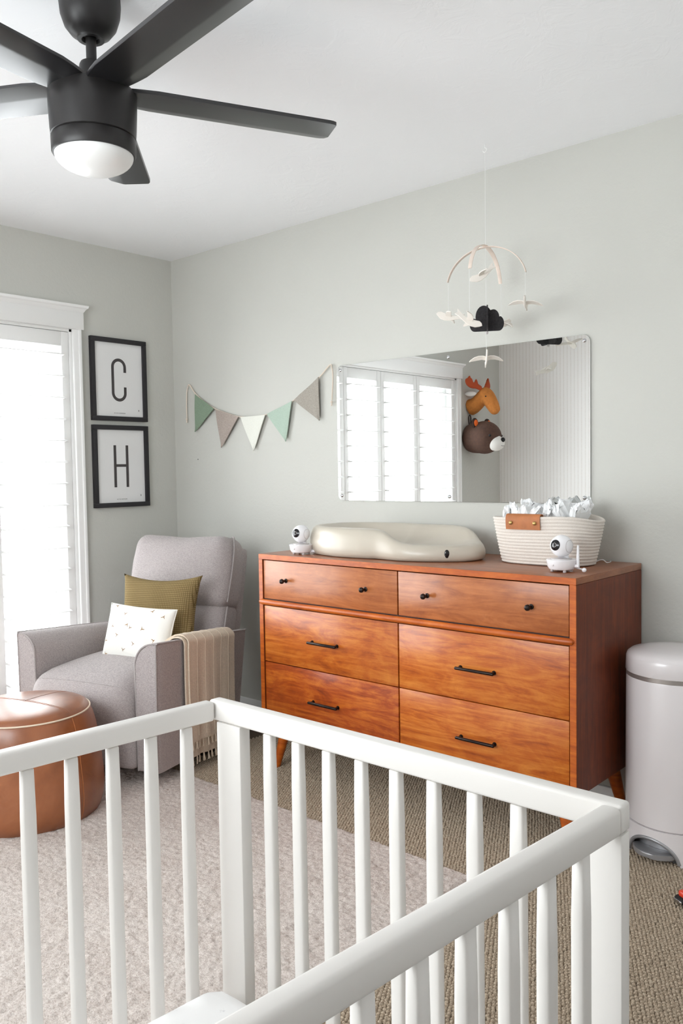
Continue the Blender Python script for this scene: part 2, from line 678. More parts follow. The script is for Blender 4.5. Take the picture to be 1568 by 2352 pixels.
# ---- window_1 : tall shuttered window in the left wall
w1 = thing('window_1', 'tall white-shuttered window filling most of the left wall', 'window')
del w1['category']
w1['kind'] = 'structure'
y0, y1, z0, z1 = W1
for a, c in ((y1, y1 + 0.043), (y0 - 0.043, y0)):
    b = box(0.0, 0.018, a, c, 0.0, z1 + 0.01, 0.003)
    box(0.0, 0.026, a + 0.028 if a > -1 else a, c if a > -1 else c - 0.028, 0.0, z1 + 0.01, 0.003, bm=b)
    make('casing', b, 'trim', w1)
head = box(0.0, 0.029, y0 - 0.06, y1 + 0.055, z1, z1 + 0.085, 0.002)
make('head_board', head, 'trim', w1)
# crown cap: a cove profile swept along the head, returning at both ends
prof = [(0.0, 0.0), (0.028, 0.0), (0.032, 0.006), (0.038, 0.016), (0.046, 0.022), (0.048, 0.030), (0.048, 0.034), (0.0, 0.034)]
bm_ = bmesh.new()
ends = [y0 - 0.06, y1 + 0.055]
rows = []
for y, sgn in ((ends[0], -1), (ends[1], 1)):
    rows.append([bm_.verts.new((x, y + sgn * max(0, x - 0.028), z1 + 0.085 + z)) for x, z in prof])
for i in range(len(prof)):
    j = (i + 1) % len(prof)
    bm_.faces.new((rows[0][i], rows[1][i], rows[1][j], rows[0][j]))
bm_.faces.new(rows[0]); bm_.faces.new(rows[1][::-1])
make('crown_cap', bm_, 'trim', w1, smooth=False)
# jamb liner, outer sash frame and glass
b = box(-T, 0.0, y1 - 0.012, y1, z0, z1)
box(-T, 0.0, y0, y0 + 0.012, z0, z1, bm=b)
box(-T, 0.0, y0, y1, z1 - 0.012, z1, bm=b)
box(-T, 0.0, y0, y1, z0, z0 + 0.02, bm=b)
make('jamb', b, 'trim', w1, smooth=False)
b = bmesh.new()
for yy in (y0 + 0.012, (y0 + y1) / 2 - 0.03, y1 - 0.072):
    box(-0.125, -0.085, yy, yy + 0.06, z0 + 0.02, z1 - 0.012, 0.003, bm=b)
for zz in (z0 + 0.02, z1 - 0.072):
    box(-0.124, -0.086, y0 + 0.012, y1 - 0.012, zz, zz + 0.06, 0.003, bm=b)
make('sash', b, 'trim', w1)
for a, c in ((y0 + 0.072, (y0 + y1) / 2 - 0.03), ((y0 + y1) / 2 + 0.03, y1 - 0.072)):
    make('pane', box(-0.108, -0.102, a, c, z0 + 0.08, z1 - 0.072), 'pane', w1, smooth=False)
bounds = [y1 - 0.012, -1.06, -1.45, -1.855, -2.29, y0 + 0.012]
ST = 0.040
lou = {}
for hi, lo in zip(bounds[:-1], bounds[1:]):
    hi2, lo2 = hi - 0.0015, lo + 0.0015
    b = box(-0.034, -0.006, hi2 - ST, hi2, z0 + 0.025, z1 - 0.014, 0.003)
    box(-0.034, -0.006, lo2, lo2 + ST, z0 + 0.025, z1 - 0.014, 0.003, bm=b)
    box(-0.033, -0.007, lo2 + ST, hi2 - ST, z1 - 0.085, z1 - 0.014, 0.003, bm=b)
    box(-0.033, -0.007, lo2 + ST, hi2 - ST, z0 + 0.025, z0 + 0.095, 0.003, bm=b)
    pan = make('shutter_panel', b, 'shutter', w1)
    L = (hi2 - ST) - (lo2 + ST) - 0.004
    b = bmesh.new()
    pr = [(0.050 * math.cos(t), 0.0065 * math.sin(t)) for t in np.linspace(0, 2 * PI, 18, endpoint=False)]
    ra = [b.verts.new((x, -L / 2, z)) for x, z in pr]
    rb = [b.verts.new((x, L / 2, z)) for x, z in pr]
    for i in range(18):
        b.faces.new((ra[i], ra[(i + 1) % 18], rb[(i + 1) % 18], rb[i]))
    b.faces.new(ra[::-1]); b.faces.new(rb)
    first = None
    for k in range(17):
        zc = 1.856 - 0.1063 * k
        if zc < z0 + 0.12:
            break
        if first is None:
            first = make('louver', b, 'shutter', pan, loc=(-0.020, (hi2 + lo2) / 2, zc), rot=(0, math.radians(2), 0), angle=50)
        else:
            make('louver', first.data, None, pan, loc=(-0.020, (hi2 + lo2) / 2, zc), rot=(0, math.radians(2), 0))

# ---- added_window : plain window added out of view behind the camera as front light
w2 = thing('added_window', 'wide plain window added in the striped wall for front light', 'window')
del w2['category']
w2['kind'] = 'structure'
x0, x1, z0, z1 = W2
b = box(x0 - 0.06, x0, RY, RY + 0.02, z0 - 0.06, z1 + 0.06, 0.003)
box(x1, x1 + 0.06, RY, RY + 0.02, z0 - 0.06, z1 + 0.06, 0.003, bm=b)
box(x0, x1, RY, RY + 0.02, z1, z1 + 0.06, 0.003, bm=b)
make('casing', b, 'trim', w2)
make('sill', box(x0 - 0.07, x1 + 0.07, RY - 0.1, RY + 0.05, z0 - 0.03, z0, 0.004), 'trim', w2)
b = bmesh.new()
for xx in (x0, (x0 + x1) / 2 - 0.025, x1 - 0.05):
    box(xx, xx + 0.05, RY - 0.11, RY - 0.07, z0, z1, 0.003, bm=b)
for zz in (z0, z1 - 0.05):
    box(x0, x1, RY - 0.109, RY - 0.071, zz, zz + 0.05, 0.003, bm=b)
make('sash', b, 'trim', w2)
for a, c in ((x0 + 0.05, (x0 + x1) / 2 - 0.025), ((x0 + x1) / 2 + 0.025, x1 - 0.05)):
    make('pane', box(a, c, RY - 0.093, RY - 0.087, z0 + 0.05, z1 - 0.05), 'pane', w2, smooth=False)


# ---- carpet pile: rows of small yarn loops
def carpet_loops():
    px, py = 0.0112, 0.0105
    xs = np.arange(0.9, 3.62, px)
    ys = np.arange(-1.85, -0.02, py)
    X, Y = np.meshgrid(xs, ys)
    X = X + (np.arange(len(ys)) % 2)[:, None] * px * 0.5
    X, Y = X.ravel(), Y.ravel()
    keep = ~((X < 2.43) & (Y < -0.78))
    X, Y = X[keep], Y[keep]
    n = len(X)
    X = X + RNG.normal(0, 0.0009, n)
    Y = Y + RNG.normal(0, 0.0009, n)
    rx = px * (0.56 + 0.08 * RNG.random(n))
    ry = py * (0.52 + 0.08 * RNG.random(n))
    hh = 0.0058 + 0.0022 * RNG.random(n)
    rot = 0.5 + RNG.normal(0, 0.25, n)
    ang = np.arange(6) * PI / 3
    c, s = np.cos(ang), np.sin(ang)
    V = np.zeros((n, 13, 3))
    for ring, (k, hz) in enumerate(((1.0, -0.15), (0.72, 0.68))):
        ax, ay = k * rx[:, None] * c, k * ry[:, None] * s
        V[:, ring * 6:ring * 6 + 6, 0] = X[:, None] + ax * np.cos(rot)[:, None] - ay * np.sin(rot)[:, None]
        V[:, ring * 6:ring * 6 + 6, 1] = Y[:, None] + ax * np.sin(rot)[:, None] + ay * np.cos(rot)[:, None]
        V[:, ring * 6:ring * 6 + 6, 2] = hh[:, None] * hz + 0.0015
    V[:, 12, 0], V[:, 12, 1], V[:, 12, 2] = X, Y, hh + 0.0015
    f = []
    for k in range(6):
        k2 = (k + 1) % 6
        f += [(k, k2, 6 + k2), (k, 6 + k2, 6 + k), (6 + k, 6 + k2, 12)]
    F = (np.array(f)[None] + (np.arange(n) * 13)[:, None, None]).reshape(-1, 3)
    return np_mesh('carpet_pile', V.reshape(-1, 3), F)


cp = make('carpet_pile', carpet_loops(), 'carpet')
cp['kind'] = 'stuff'
tag(cp, 'beige looped wall-to-wall carpet pile', 'carpet')


# ---- rug: one tufted cream rug
def rug_mesh():
    xa, xb, ya, yb = 0.38, 2.44, -3.25, -0.775
    st = 0.0048
    nx, ny = int((xb - xa) / st), int((yb - ya) / st)
    xs, ys = np.linspace(xa, xb, nx), np.linspace(ya, yb, ny)
    X, Y = np.meshgrid(xs, ys, indexing='ij')
    cell = 0.0135
    gx, gy = int((xb - xa) / cell) + 4, int((yb - ya) / cell) + 4
    jx, jy, jh = RNG.random((gx, gy)), RNG.random((gx, gy)), RNG.random((gx, gy))
    ci, cj = ((X - xa) / cell).astype(int) + 1, ((Y - ya) / cell).astype(int) + 1
    best = np.zeros_like(X)
    for di in (-1, 0, 1):
        for dj in (-1, 0, 1):
            i, j = np.clip(ci + di, 0, gx - 1), np.clip(cj + dj, 0, gy - 1)
            px = xa + (i - 1 + jx[i, j]) * cell
            py = ya + (j - 1 + jy[i, j]) * cell
            d = np.hypot(X - px, Y - py) / cell
            best = np.maximum(best, (0.5 + 0.5 * jh[i, j]) * np.sqrt(np.clip(1 - (d / 0.95) ** 2, 0, 1)))
    low = sum(np.sin(X * a + Y * c + p) for a, c, p in ((5.1, 2.2, 0.3), (-3.3, 7.1, 1.1), (9.7, -4.1, 2.0))) / 3
    Z = 0.0075 + 0.0105 * best + 0.0015 * low + RNG.normal(0, 0.0006, X.shape)
    e = np.minimum.reduce([X - xa, xb - X, Y - ya, yb - Y])
    Z = Z * np.clip(e / 0.012, 0, 1) ** 0.5 + 0.001
    V = np.stack([X + RNG.normal(0, 0.0005, X.shape), Y + RNG.normal(0, 0.0005, X.shape), Z], -1).reshape(-1, 3)
    idx = np.arange(nx * ny).reshape(nx, ny)
    F = np.stack([idx[:-1, :-1], idx[1:, :-1], idx[1:, 1:], idx[:-1, 1:]], -1).reshape(-1, 4)
    return np_mesh('area_rug', V, F)


rug = make('area_rug', rug_mesh(), 'rug')
tag(rug, 'cream shag area rug lying on the beige carpet', 'rug')
RUGZ = 0.013

# ================================================================== CEILING FAN
fan = thing('ceiling_fan', 'black five-blade ceiling fan with a frosted white dome light', 'ceiling fan', (1.974, -1.73, 0))
make('canopy', lathe([(0, H), (0.072, H), (0.0735, H - 0.03), (0.071, H - 0.055), (0.062, H - 0.082), (0.048, H - 0.1), (0.034, H - 0.108), (0.032, H - 0.113), (0.022, H - 0.113), (0.019, H - 0.105), (0, H - 0.105)], 48), 'black', fan)
make('downrod', lathe([(0, 2.33), (0.0125, 2.33), (0.0125, 2.23), (0, 2.23)], 24), 'black', fan)
make('coupling', lathe([(0, 2.262), (0.026, 2.262), (0.029, 2.256), (0.036, 2.215), (0.041, 2.196), (0, 2.196)], 40), 'black', fan)
make('motor_housing', lathe([(0, 2.198), (0.085, 2.198), (0.101, 2.193), (0.106, 2.183), (0.1055, 2.15), (0.103, 2.10), (0.1015, 2.083), (0.099, 2.081), (0, 2.081)], 64), 'black', fan)
make('light_ring', lathe([(0, 2.0805), (0.099, 2.0805), (0.1015, 2.077), (0.1005, 2.044), (0.098, 2.040), (0.094, 2.040), (0, 2.046)], 64), 'black', fan)
dome = [(0.0945 * math.sin(t), 2.0405 - 0.042 * (1 - math.cos(t)) / 1.0) for t in np.linspace(PI / 2, 0, 14)]
dome = [(0.0945 * math.cos(a), 2.041 - 0.046 * math.sin(a)) for a in np.linspace(0, PI / 2, 14)]
dome[-1] = (0, 2.041 - 0.046)
make('light_globe', lathe([(0, 2.043)] + dome, 56), 'opal', fan)


def fan_blade():
    b = bmesh.new()
    n = 14
    xs = [0.07, 0.095, 0.115] + list(np.linspace(0.15, 0.612, n)) + [0.622, 0.629, 0.633]
    va = [-0.066, -0.0655, -0.058, 0.016, 0.024, 0.0655, 0.066]
    zb = [0.0, -0.0022, -0.003, -0.007, -0.0065, 0.0025, 0.0045]
    top = []
    bot = []
    for i, x in enumerate(xs):
        k = 1.0
        if x > 0.612:
            k = 1 - 0.10 * ((x - 0.612) / 0.021) ** 2
        if x < 0.14:
            k = 0.80 + 0.20 * (x - 0.07) / 0.07
        skew = 0.10
        bot.append([b.verts.new((x + (skew * v * max(0, (x - 0.45) / 0.18) if x > 0.45 else 0), v * k, z - 0.003)) for v, z in zip(va, zb)])
        top.append([b.verts.new((x + (skew * v * max(0, (x - 0.45) / 0.18) if x > 0.45 else 0), v * k, z * 0.6 + 0.004)) for v, z in zip(va, zb)])
    m = len(va)
    for i in range(len(xs) - 1):
        for j in range(m - 1):
            b.faces.new((bot[i][j], bot[i + 1][j], bot[i + 1][j + 1], bot[i][j + 1]))
            b.faces.new((top[i][j], top[i][j + 1], top[i + 1][j + 1], top[i + 1][j]))
        b.faces.new((bot[i][0], top[i][0], top[i + 1][0], bot[i + 1][0]))
        b.faces.new((bot[i][m - 1], bot[i + 1][m - 1], top[i + 1][m - 1], top[i][m - 1]))
    for i in (0, -1):
        for j in range(m - 1):
            b.faces.new((bot[i][j], bot[i][j + 1], top[i][j + 1], top[i][j]))
    return b


bl = None
for k in range(5):
    a = math.radians(65.5 + 72 * k)
    R = Matrix.Rotation(a, 3, 'Z') @ Matrix.Rotation(math.radians(3), 3, 'X')
    if bl is None:
        bl = make('blade', fan_blade(), 'blade', fan, loc=(0, 0, 2.192), rot=R.to_euler(), angle=20)
        bd = bl.data
    else:
        make('blade', bd, None, fan, loc=(0, 0, 2.192), rot=R.to_euler())

# ================================================================== FRAMED LETTERS


def ribbon(pts, w, th=0.0008):
    """flat band of width w along 2-D points (y,z) on the plane x=0, facing +x"""
    b = bmesh.new()
    P = [Vector((0, p[0], p[1])) for p in pts]
    L, Rr = [], []
    for i, p in enumerate(P):
        t = P[min(i + 1, len(P) - 1)] - P[max(i - 1, 0)]
        t.normalize()
        nn = Vector((0, -t.z, t.y))
        L.append((p + nn * w / 2)); Rr.append((p - nn * w / 2))
    rows = [[b.verts.new(q + Vector((dx, 0, 0))) for q in S] for S in (L, Rr) for dx in (0, th)]
    l0, l1, r0, r1 = rows
    for i in range(len(P) - 1):
        for a, c in ((l1, r1), (r1, r0), (r0, l0), (l0, l1)):
            b.faces.new((a[i], a[i + 1], c[i + 1], c[i]))
    for i in (0, -1):
        b.faces.new((l0[i], l1[i], r1[i], r0[i]))
    return b


def caption(body, size, loc, parent, name='caption'):
    c = bpy.data.curves.new(name, 'FONT')
    c.body = body
    c.size = size
    c.align_x = 'CENTER'
    c.align_y = 'CENTER'
    c.space_character = 1.25
    c.extrude = 0.0002
    o = bpy.data.objects.new(name, c)
    COL.objects.link(o)
    o.parent = parent
    o.location = loc
    o.rotation_euler = (PI / 2, 0, PI / 2)
    c.materials.append(M['ink'])
    me = bpy.data.meshes.new_from_object(o)
    bpy.data.objects.remove(o)
    o = make(name, me, None, parent, smooth=False, loc=loc, rot=(PI / 2, 0, PI / 2))
    o['kind'] = 'stuff'
    return o


def picture(letter, zc, label, words):
    yc, w, h = -0.3618, 0.3363, 0.4284
    t = thing('picture_frame', label, 'picture', (0.0, yc, zc), group='framed letters on the left wall')
    fw = 0.024
    b = box(0.001, 0.022, -w / 2, w / 2, h / 2 - fw, h / 2, 0.0015)
    box(0.001, 0.022, -w / 2, w / 2, -h / 2, -h / 2 + fw, 0.0015, bm=b)
    box(0.001, 0.022, -w / 2, -w / 2 + fw, -h / 2 + fw, h / 2 - fw, 0.0015, bm=b)
    box(0.001, 0.022, w / 2 - fw, w / 2, -h / 2 + fw, h / 2 - fw, 0.0015, bm=b)
    make('frame', b, 'frame', t)
    p = make('print', box(0.002, 0.010, -w / 2 + fw, w / 2 - fw, -h / 2 + fw, h / 2 - fw), 'paper_white', t, smooth=False)
    X = 0.0102
    if letter == 'C':
        r = 0.037
        hh = 0.224 / 2 - 0.0078
        pts = [(r, 0.040)] + [(r * math.cos(a), hh - r + r * math.sin(a)) for a in np.linspace(0, PI, 20)]
        pts += [(r * math.cos(a), -hh + r + r * math.sin(a)) for a in np.linspace(PI, 2 * PI, 20)] + [(r, -0.036)]
        pts = [pts[0], (r, 0.052)] + pts[1:-1] + [(r, -0.05), pts[-1]]
        make('letter', ribbon(pts, 0.0155), 'ink', p, loc=(X, 0, 0), smooth=False)
    else:
        b = ribbon([(-0.037, -0.11), (-0.037, 0.11)], 0.0155)
        add(b, ribbon([(0.037, -0.11), (0.037, 0.11)], 0.0155))
        add(b, ribbon([(-0.0295, 0.004), (0.0295, 0.004)], 0.014))
        make('letter', b, 'ink', p, loc=(X, 0, 0), smooth=False)
    caption(words, 0.0075, (X + 0.0002, 0, -0.173), p)
    make('mark', ribbon([(0.118, -0.160), (0.118, -0.151)], 0.003), 'ink', p, loc=(X, 0, 0), smooth=False)
    return t


picture('C', (1.9657 + 1.5373) / 2, 'black framed print of the letter C, upper of two beside the window', 'AS IN CAMERON')
picture('H', (1.5150 + 1.0864) / 2, 'black framed print of the letter H, lower of two beside the window', 'AS IN HUDSON')

# ================================================================== WALL MIRROR
mir = thing('wall_mirror', 'frameless rounded wall mirror screwed to the wall above the dresser', 'mirror', (1.222, 0, 1.1269 - 0.005))
mw, mh, mr = 1.235, 0.618, 0.028
poly = []
for cx, cz, a0 in ((mw - mr, mr, -PI / 2), (mw - mr, mh - mr, 0), (mr, mh - mr, PI / 2), (mr, mr, PI)):
    poly += [(cx + mr * math.cos(a0 + t), cz + mr * math.sin(a0 + t)) for t in np.linspace(0, PI / 2, 8)]
g = prism(poly, 0.004, 0.0006, 1)
xform(g, Matrix.Translation((0, -0.007, 0)))
make('mirror_sheet', g, 'mirror', mir, angle=20)
sd = None
for sx_, sz_ in ((0.022, 0.022), (mw / 2, 0.022), (mw - 0.022, 0.022), (0.022, mh - 0.022), (mw / 2, mh - 0.022), (mw - 0.022, mh - 0.022)):
    if sd is None:
        b = lathe([(0.0075, 0), (0.0075, 0.0015), (0.005, 0.0035), (0.0022, 0.0042), (0.002, 0.003), (0, 0.003)], 16)
        xform(b, Matrix.Rotation(PI / 2, 4, 'X'))
        s = make('screw', b, 'chrome', mir, loc=(sx_, -0.007, sz_))
        sd = s.data
    else:
        make('screw', sd, None, mir, loc=(sx_, -0.007, sz_))
make('backing', box(0.1, mw - 0.1, -0.003, -0.0002, 0.1, mh - 0.1), 'grey_plastic', mir, smooth=False)

# ================================================================== PENNANT BUNTING
bun = thing('pennant_bunting', 'string of five triangular linen pennants hanging on the wall near the corner', 'bunting', (0.65, -0.004, 1.6))
BX, BZ = 0.65, 1.6
cordp = [(0.123, 1.56), (0.121, 1.62), (0.126, 1.70), (0.136, 1.728), (0.152, 1.738), (0.199, 1.688), (0.28, 1.636), (0.362, 1.596), (0.46, 1.566), (0.557, 1.543), (0.655, 1.538), (0.755, 1.544), (0.85, 1.567), (0.942, 1.60), (1.03, 1.645), (1.12, 1.70), (1.184, 1.748), (1.195, 1.735), (1.201, 1.69), (1.193, 1.585)]
make('cord', tube(smooth_path([(x - BX, -0.006, z - BZ) for x, z in cordp], 5), 0.0032, 6), 'cord', bun)
for x, z in ((0.123, 1.553), (1.193, 1.577)):
    b = sphere(0.0065, (x - BX, -0.008, z - BZ), u=10, v=8)
    for k in range(5):
        tube([(x - BX, -0.008, z - BZ), (x - BX + 0.004 * math.cos(k * 1.3), -0.008 + 0.003 * math.sin(k * 1.3), z - BZ - 0.018)], [0.002, 0.0012], 5, bm=b)
    make('knot', b, 'cord', bun)
pens = [('green', (0.199, 1.685), (0.359, 1.596), (0.198, 1.482)), ('taupe', (0.366, 1.593), (0.552, 1.543), (0.412, 1.39)), ('ivory', (0.563, 1.541), (0.751, 1.542), (0.66, 1.365)), ('mint', (0.758, 1.546), (0.939, 1.598), (0.892, 1.405)), ('oat', (0.948, 1.602), (1.117, 1.698), (1.118, 1.495))]
plabel = {'green': 'sage green pennant', 'taupe': 'taupe pennant', 'ivory': 'ivory pennant', 'mint': 'pale green pennant', 'oat': 'oatmeal pennant'}
for mt, A, Bp, Cc in pens:
    A, Bp, Cc = (Vector((p[0] - BX, 0, p[1] - BZ)) for p in (A, Bp, Cc))

    def pf(side):
        def f(u, v):
            p = (A * (1 - u) + Bp * u) * (1 - v) + Cc * v
            p = p + Vector((0, -0.006 - 0.006 * v - 0.004 * u * (1 - v) - side - 0.002 * math.sin(7 * u + 5 * v), 0))
            return p
        return f
    b = grid(pf(0.0035), 9, 12)
    add(b, grid(pf(0.0), 9, 12))
    bmesh.ops.remove_doubles(b, verts=b.verts[:], dist=1e-6)
    bmesh.ops.bridge_loops
    # close the rim between both sheets
    ed = [e for e in b.edges if len(e.link_faces) == 1]
    try:
        bmesh.ops.bridge_loops(b, edges=ed)
    except Exception:
        pass
    o = make('pennant', b, mt, bun, angle=60)
    o['label'] = plabel[mt]

nl = lathe([(0, 0.004), (0.0025, 0.0035), (0.004, 0.001), (0.004, 0.0), (0, 0.0)], 10)
xform(nl, Matrix.Rotation(PI / 2, 4, 'X'))
tag(make('wall_screw', nl, 'chrome', loc=(0.198, 0.0, 1.333)), 'tiny bare screw in the wall below the green pennant', 'screw')

# ================================================================== MOBILE
hook = make('ceiling_hook', tube([(0, 0, 0.0), (0, 0, -0.016)] + [(0.0075 * math.sin(a), 0, -0.024 + 0.0078 * math.cos(a)) for a in np.linspace(0, 4.6, 14)], 0.0016, 8), 'trim', loc=(2.165, -0.24, H))
tag(hook, 'small white hook screwed into the ceiling above the mobile', 'hook')

mob = thing('baby_mobile', 'pale wooden baby mobile with felt birds and a dark cloud', 'mobile', (2.165, -0.24, 2.06))
MZ = 2.06


def hoop(ang):
    R, hgt = 0.150, 0.108
    pts = []
    for t in np.linspace(-1, 1, 33):
        a = t * math.radians(78)
        x = R * math.sin(a) / math.sin(math.radians(78))
        z = -hgt * (1 - math.cos(a)) / (1 - math.cos(math.radians(78)))
        pts.append((x * math.cos(ang), x * math.sin(ang), z))
    up = (-math.sin(ang), math.cos(ang), 0)
    n = len(pts)
    rad = [0.0065 + 0.0025 * (1 - abs(2 * i / (n - 1) - 1)) for i in range(n)]
    return tube(pts, rad, 10, flat=0.30, up=(0.001, 0.0, 1.0)) if False else hoop_strip(pts, rad, up)


def hoop_strip(pts, rad, side):
    """flat bentwood strip: rad wide across 'side', thin radially"""
    b = bmesh.new()
    S = Vector(side)
    P = [Vector(p) for p in pts]
    rows = []
    for i, p in enumerate(P):
        t = (P[min(i + 1, len(P) - 1)] - P[max(i - 1, 0)]).normalized()
        nrm = t.cross(S).normalized()
        w, h = rad[i], 0.0016
        rows.append([b.verts.new(p + S * sx_ * w + nrm * sz_ * h) for sx_, sz_ in ((-1, -0.7), (-0.8, -1), (0.8, -1), (1, -0.7), (1, 0.7), (0.8, 1), (-0.8, 1), (-1, 0.7))])
    for a, c in zip(rows[:-1], rows[1:]):
        for k in range(8):
            b.faces.new((a[k], a[(k + 1) % 8], c[(k + 1) % 8], c[k]))
    b.faces.new(rows[0]); b.faces.new(rows[-1][::-1])
    return b


make('hoop', hoop(math.radians(10.7)), 'pale_wood', mob, angle=50)
make('hoop', xform(hoop(math.radians(100.5)), Matrix.Translation((0, 0, 0.0034))), 'pale_wood', mob, angle=50)

BODY = [(0.050, 0.004), (0.044, 0.012), (0.034, 0.016), (0.022, 0.013), (0.006, 0.011), (-0.012, 0.010), (-0.028, 0.013), (-0.044, 0.022), (-0.054, 0.026), (-0.048, 0.014), (-0.056, 0.004), (-0.040, 0.003), (-0.024, -0.004), (-0.006, -0.011), (0.014, -0.014), (0.030, -0.011), (0.042, -0.003)]
WING = [(0.011, 0.0), (0.013, 0.012), (0.010, 0.028), (0.003, 0.044), (-0.008, 0.057), (-0.014, 0.062), (-0.016, 0.060), (-0.014, 0.048), (-0.011, 0.032), (-0.009, 0.016), (-0.009, 0.0)]


def bird_body():
    return xform(prism(BODY, 0.0042, 0.0008, 1), Matrix.Translation((0, -0.0021, 0)))


def bird_wings(dih):
    b = bmesh.new()
    for s in (1, -1):
        th = 0.003
        n = len(WING)
        lo = []
        hi = []
        for x, y in WING:
            z = 0.002 + dih * y - 0.9 * dih * (y ** 2) / 0.07 * 1.3
            lo.append(b.verts.new((x, s * y, z)))
            hi.append(b.verts.new((x, s * y, z + th)))
        b.faces.new(lo if s < 0 else lo[::-1])
        b.faces.new(hi if s > 0 else hi[::-1])
        for i in range(n):
            j = (i + 1) % n
            b.faces.new((lo[i], lo[j], hi[j], hi[i]))
    return b


bird_data = None
wing_data = None
birds = [  # x,y,z (world), heading deg, pitch deg (nose up +), roll
    ((2.165, -0.262, 1.955), 215, -26, 0, 'upper bird'),
    ((2.310, -0.213, 1.838), -66, 18, -6, 'bird'),
    ((2.020, -0.267, 1.823), 205, 16, 10, 'bird'),
    ((2.190, -0.395, 1.772), 32, -26, -16, 'bird'),
    ((2.140, -0.085, 1.806), 80, 12, 20, 'bird'),
    ((2.165, -0.240, 1.655), -54, 30, 0, 'bird'),
]
for (bx, by, bz), hd, pt, rl, nm in birds:
    rot = (Matrix.Rotation(math.radians(hd), 3, 'Z') @ Matrix.Rotation(math.radians(-pt), 3, 'Y') @ Matrix.Rotation(math.radians(rl), 3, 'X')).to_euler()
    if bird_data is None:
        o = make('bird', bird_body(), 'felt_white', mob, loc=(bx - 2.165, by + 0.24, bz - MZ), rot=rot)
        bird_data = o.data
        w = make('wings', bird_wings(0.35), 'felt_white', o, angle=30)
        wing_data = w.data
    else:
        o = make('bird', bird_data, None, mob, loc=(bx - 2.165, by + 0.24, bz - MZ), rot=rot)
        make('wings', wing_data, None, o)
for x, y, zt, zb in ((0, 0, H - 0.034 - MZ, -0.40), (0.145, 0.027, -0.108, 1.845 - MZ), (-0.145, -0.027, -0.108, 1.832 - MZ), (0.025, -0.155, -0.106, 1.785 - MZ), (-0.025, 0.155, -0.106, 1.815 - MZ)):
    if abs(x) > 0.1:
        x, y = x * 0.148 / 0.1475, y * 0.148 / 0.1475
    if abs(y) > 0.1:
        x, y = x * 0.148 / 0.157, y * 0.148 / 0.157
    make('thread', tube([(x, y, zt), (x, y, zb)], 0.0007, 5), 'thread', mob)


def cloud_poly(w):
    pts = [(-0.06, -0.046)]
    for cx, cz, r, a0, a1 in ((-0.064, -0.022, 0.024, 270, 100), (-0.018, 0.006, 0.041, 190, 35), (0.030, 0.002, 0.030, 95, 5), (0.056, -0.019, 0.027, 70, -90)):
        pts += [(cx + r * math.cos(math.radians(a)), cz + r * math.sin(math.radians(a))) for a in np.linspace(a0, a1, 12)]
    return [(x * w, z) for x, z in pts]


c1 = xform(prism(cloud_poly(0.72), 0.005, 0.0008, 1), Matrix.Rotation(math.radians(31), 4, 'Z') @ Matrix.Translation((0, -0.0025, 0)))
make('cloud', c1, 'felt_dark', mob, loc=(0.005, 0, 1.803 - MZ), angle=30)
c2 = xform(prism(cloud_poly(0.70), 0.005, 0.0008, 1), Matrix.Rotation(math.radians(122), 4, 'Z') @ Matrix.Translation((0, -0.0025, 0)))
make('cloud', c2, 'felt_dark', mob, loc=(0.005, 0, 1.803 - MZ), angle=30)
make('bead', sphere(0.006, (0.003, 0, 1.752 - MZ), u=14, v=10), 'grey_plastic', mob)

# ================================================================== DRESSER
DX0, DX1, DY0, DY1, DT = 1.220, 2.648, -0.514, -0.008, 0.916
DB = 0.225
dr = thing('dresser', 'long amber wooden dresser with six drawers on splayed legs', 'dresser', (0, 0, 0))
tk = 0.022
b = box(DX0, DX1, DY0, DY1, DT - tk, DT, 0.0015)
top = make('top_panel', b, 'wood_top_sheen', dr)
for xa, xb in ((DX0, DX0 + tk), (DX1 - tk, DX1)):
    make('side_panel', box(xa, xb, DY0 + 0.0008, DY1, DB, DT - tk - 0.0005, 0.0015), 'wood_side_shaded', dr)
b = box(DX0, DX1, DY0 - 0.0012, DY0 + 0.001, DT - tk, DT - 0.001, 0.0006, 1)
for xa, xb in ((DX0, DX0 + tk), (DX1 - tk, DX1)):
    box(xa, xb, DY0 - 0.0012, DY0 + 0.001, DB + 0.001, DT - tk, 0.0006, 1, bm=b)
make('edge_banding', b, 'wood_trim', dr)
make('bottom_panel', box(DX0 + tk, DX1 - tk, DY0 + 0.012, DY1, DB, DB + tk, 0.001), 'wood_side_shaded', dr)
make('back_panel', box(DX0 + tk, DX1 - tk, DY1 - 0.01, DY1 - 0.002, DB + tk, DT - tk), 'shadow_wood', dr, smooth=False)
make('carcass', box(DX0 + tk + 0.001, DX1 - tk - 0.001, DY0 + 0.03, DY1 - 0.02, DB + tk, DT - tk - 0.001), 'shadow_wood', dr, smooth=False)
# half-round moulding between the top row and the deep drawers
pts = [(DX0 + 0.010, DY0 + 0.006, 0.7165), (DX0 + 0.016, DY0 - 0.004, 0.7165)] + [(x, DY0 - 0.006, 0.7165) for x in np.linspace(DX0 + 0.024, DX1 - 0.024, 20)] + [(DX1 - 0.016, DY0 - 0.004, 0.7165), (DX1 - 0.010, DY0 + 0.006, 0.7165)]
make('moulding', tube(pts, [0.006, 0.0105] + [0.0115] * 20 + [0.0105, 0.006], 16, up=(0, 0, 1)), 'wood_trim', dr)
make('moulding_rail', box(DX0 + tk, DX1 - tk, DY0 + 0.004, DY0 + 0.03, 0.702, 0.731), 'shadow_wood', dr, smooth=False)
XM = 1.9525
dx0, dx1 = DX0 + tk + 0.004, DX1 - tk - 0.004
fr0 = DY0 + 0.003
rows_ = [(0.7305, DT - tk - 0.004, 'top'), (0.4665, 0.7000, 'mid'), (DB + tk + 0.003, 0.4630, 'low')]
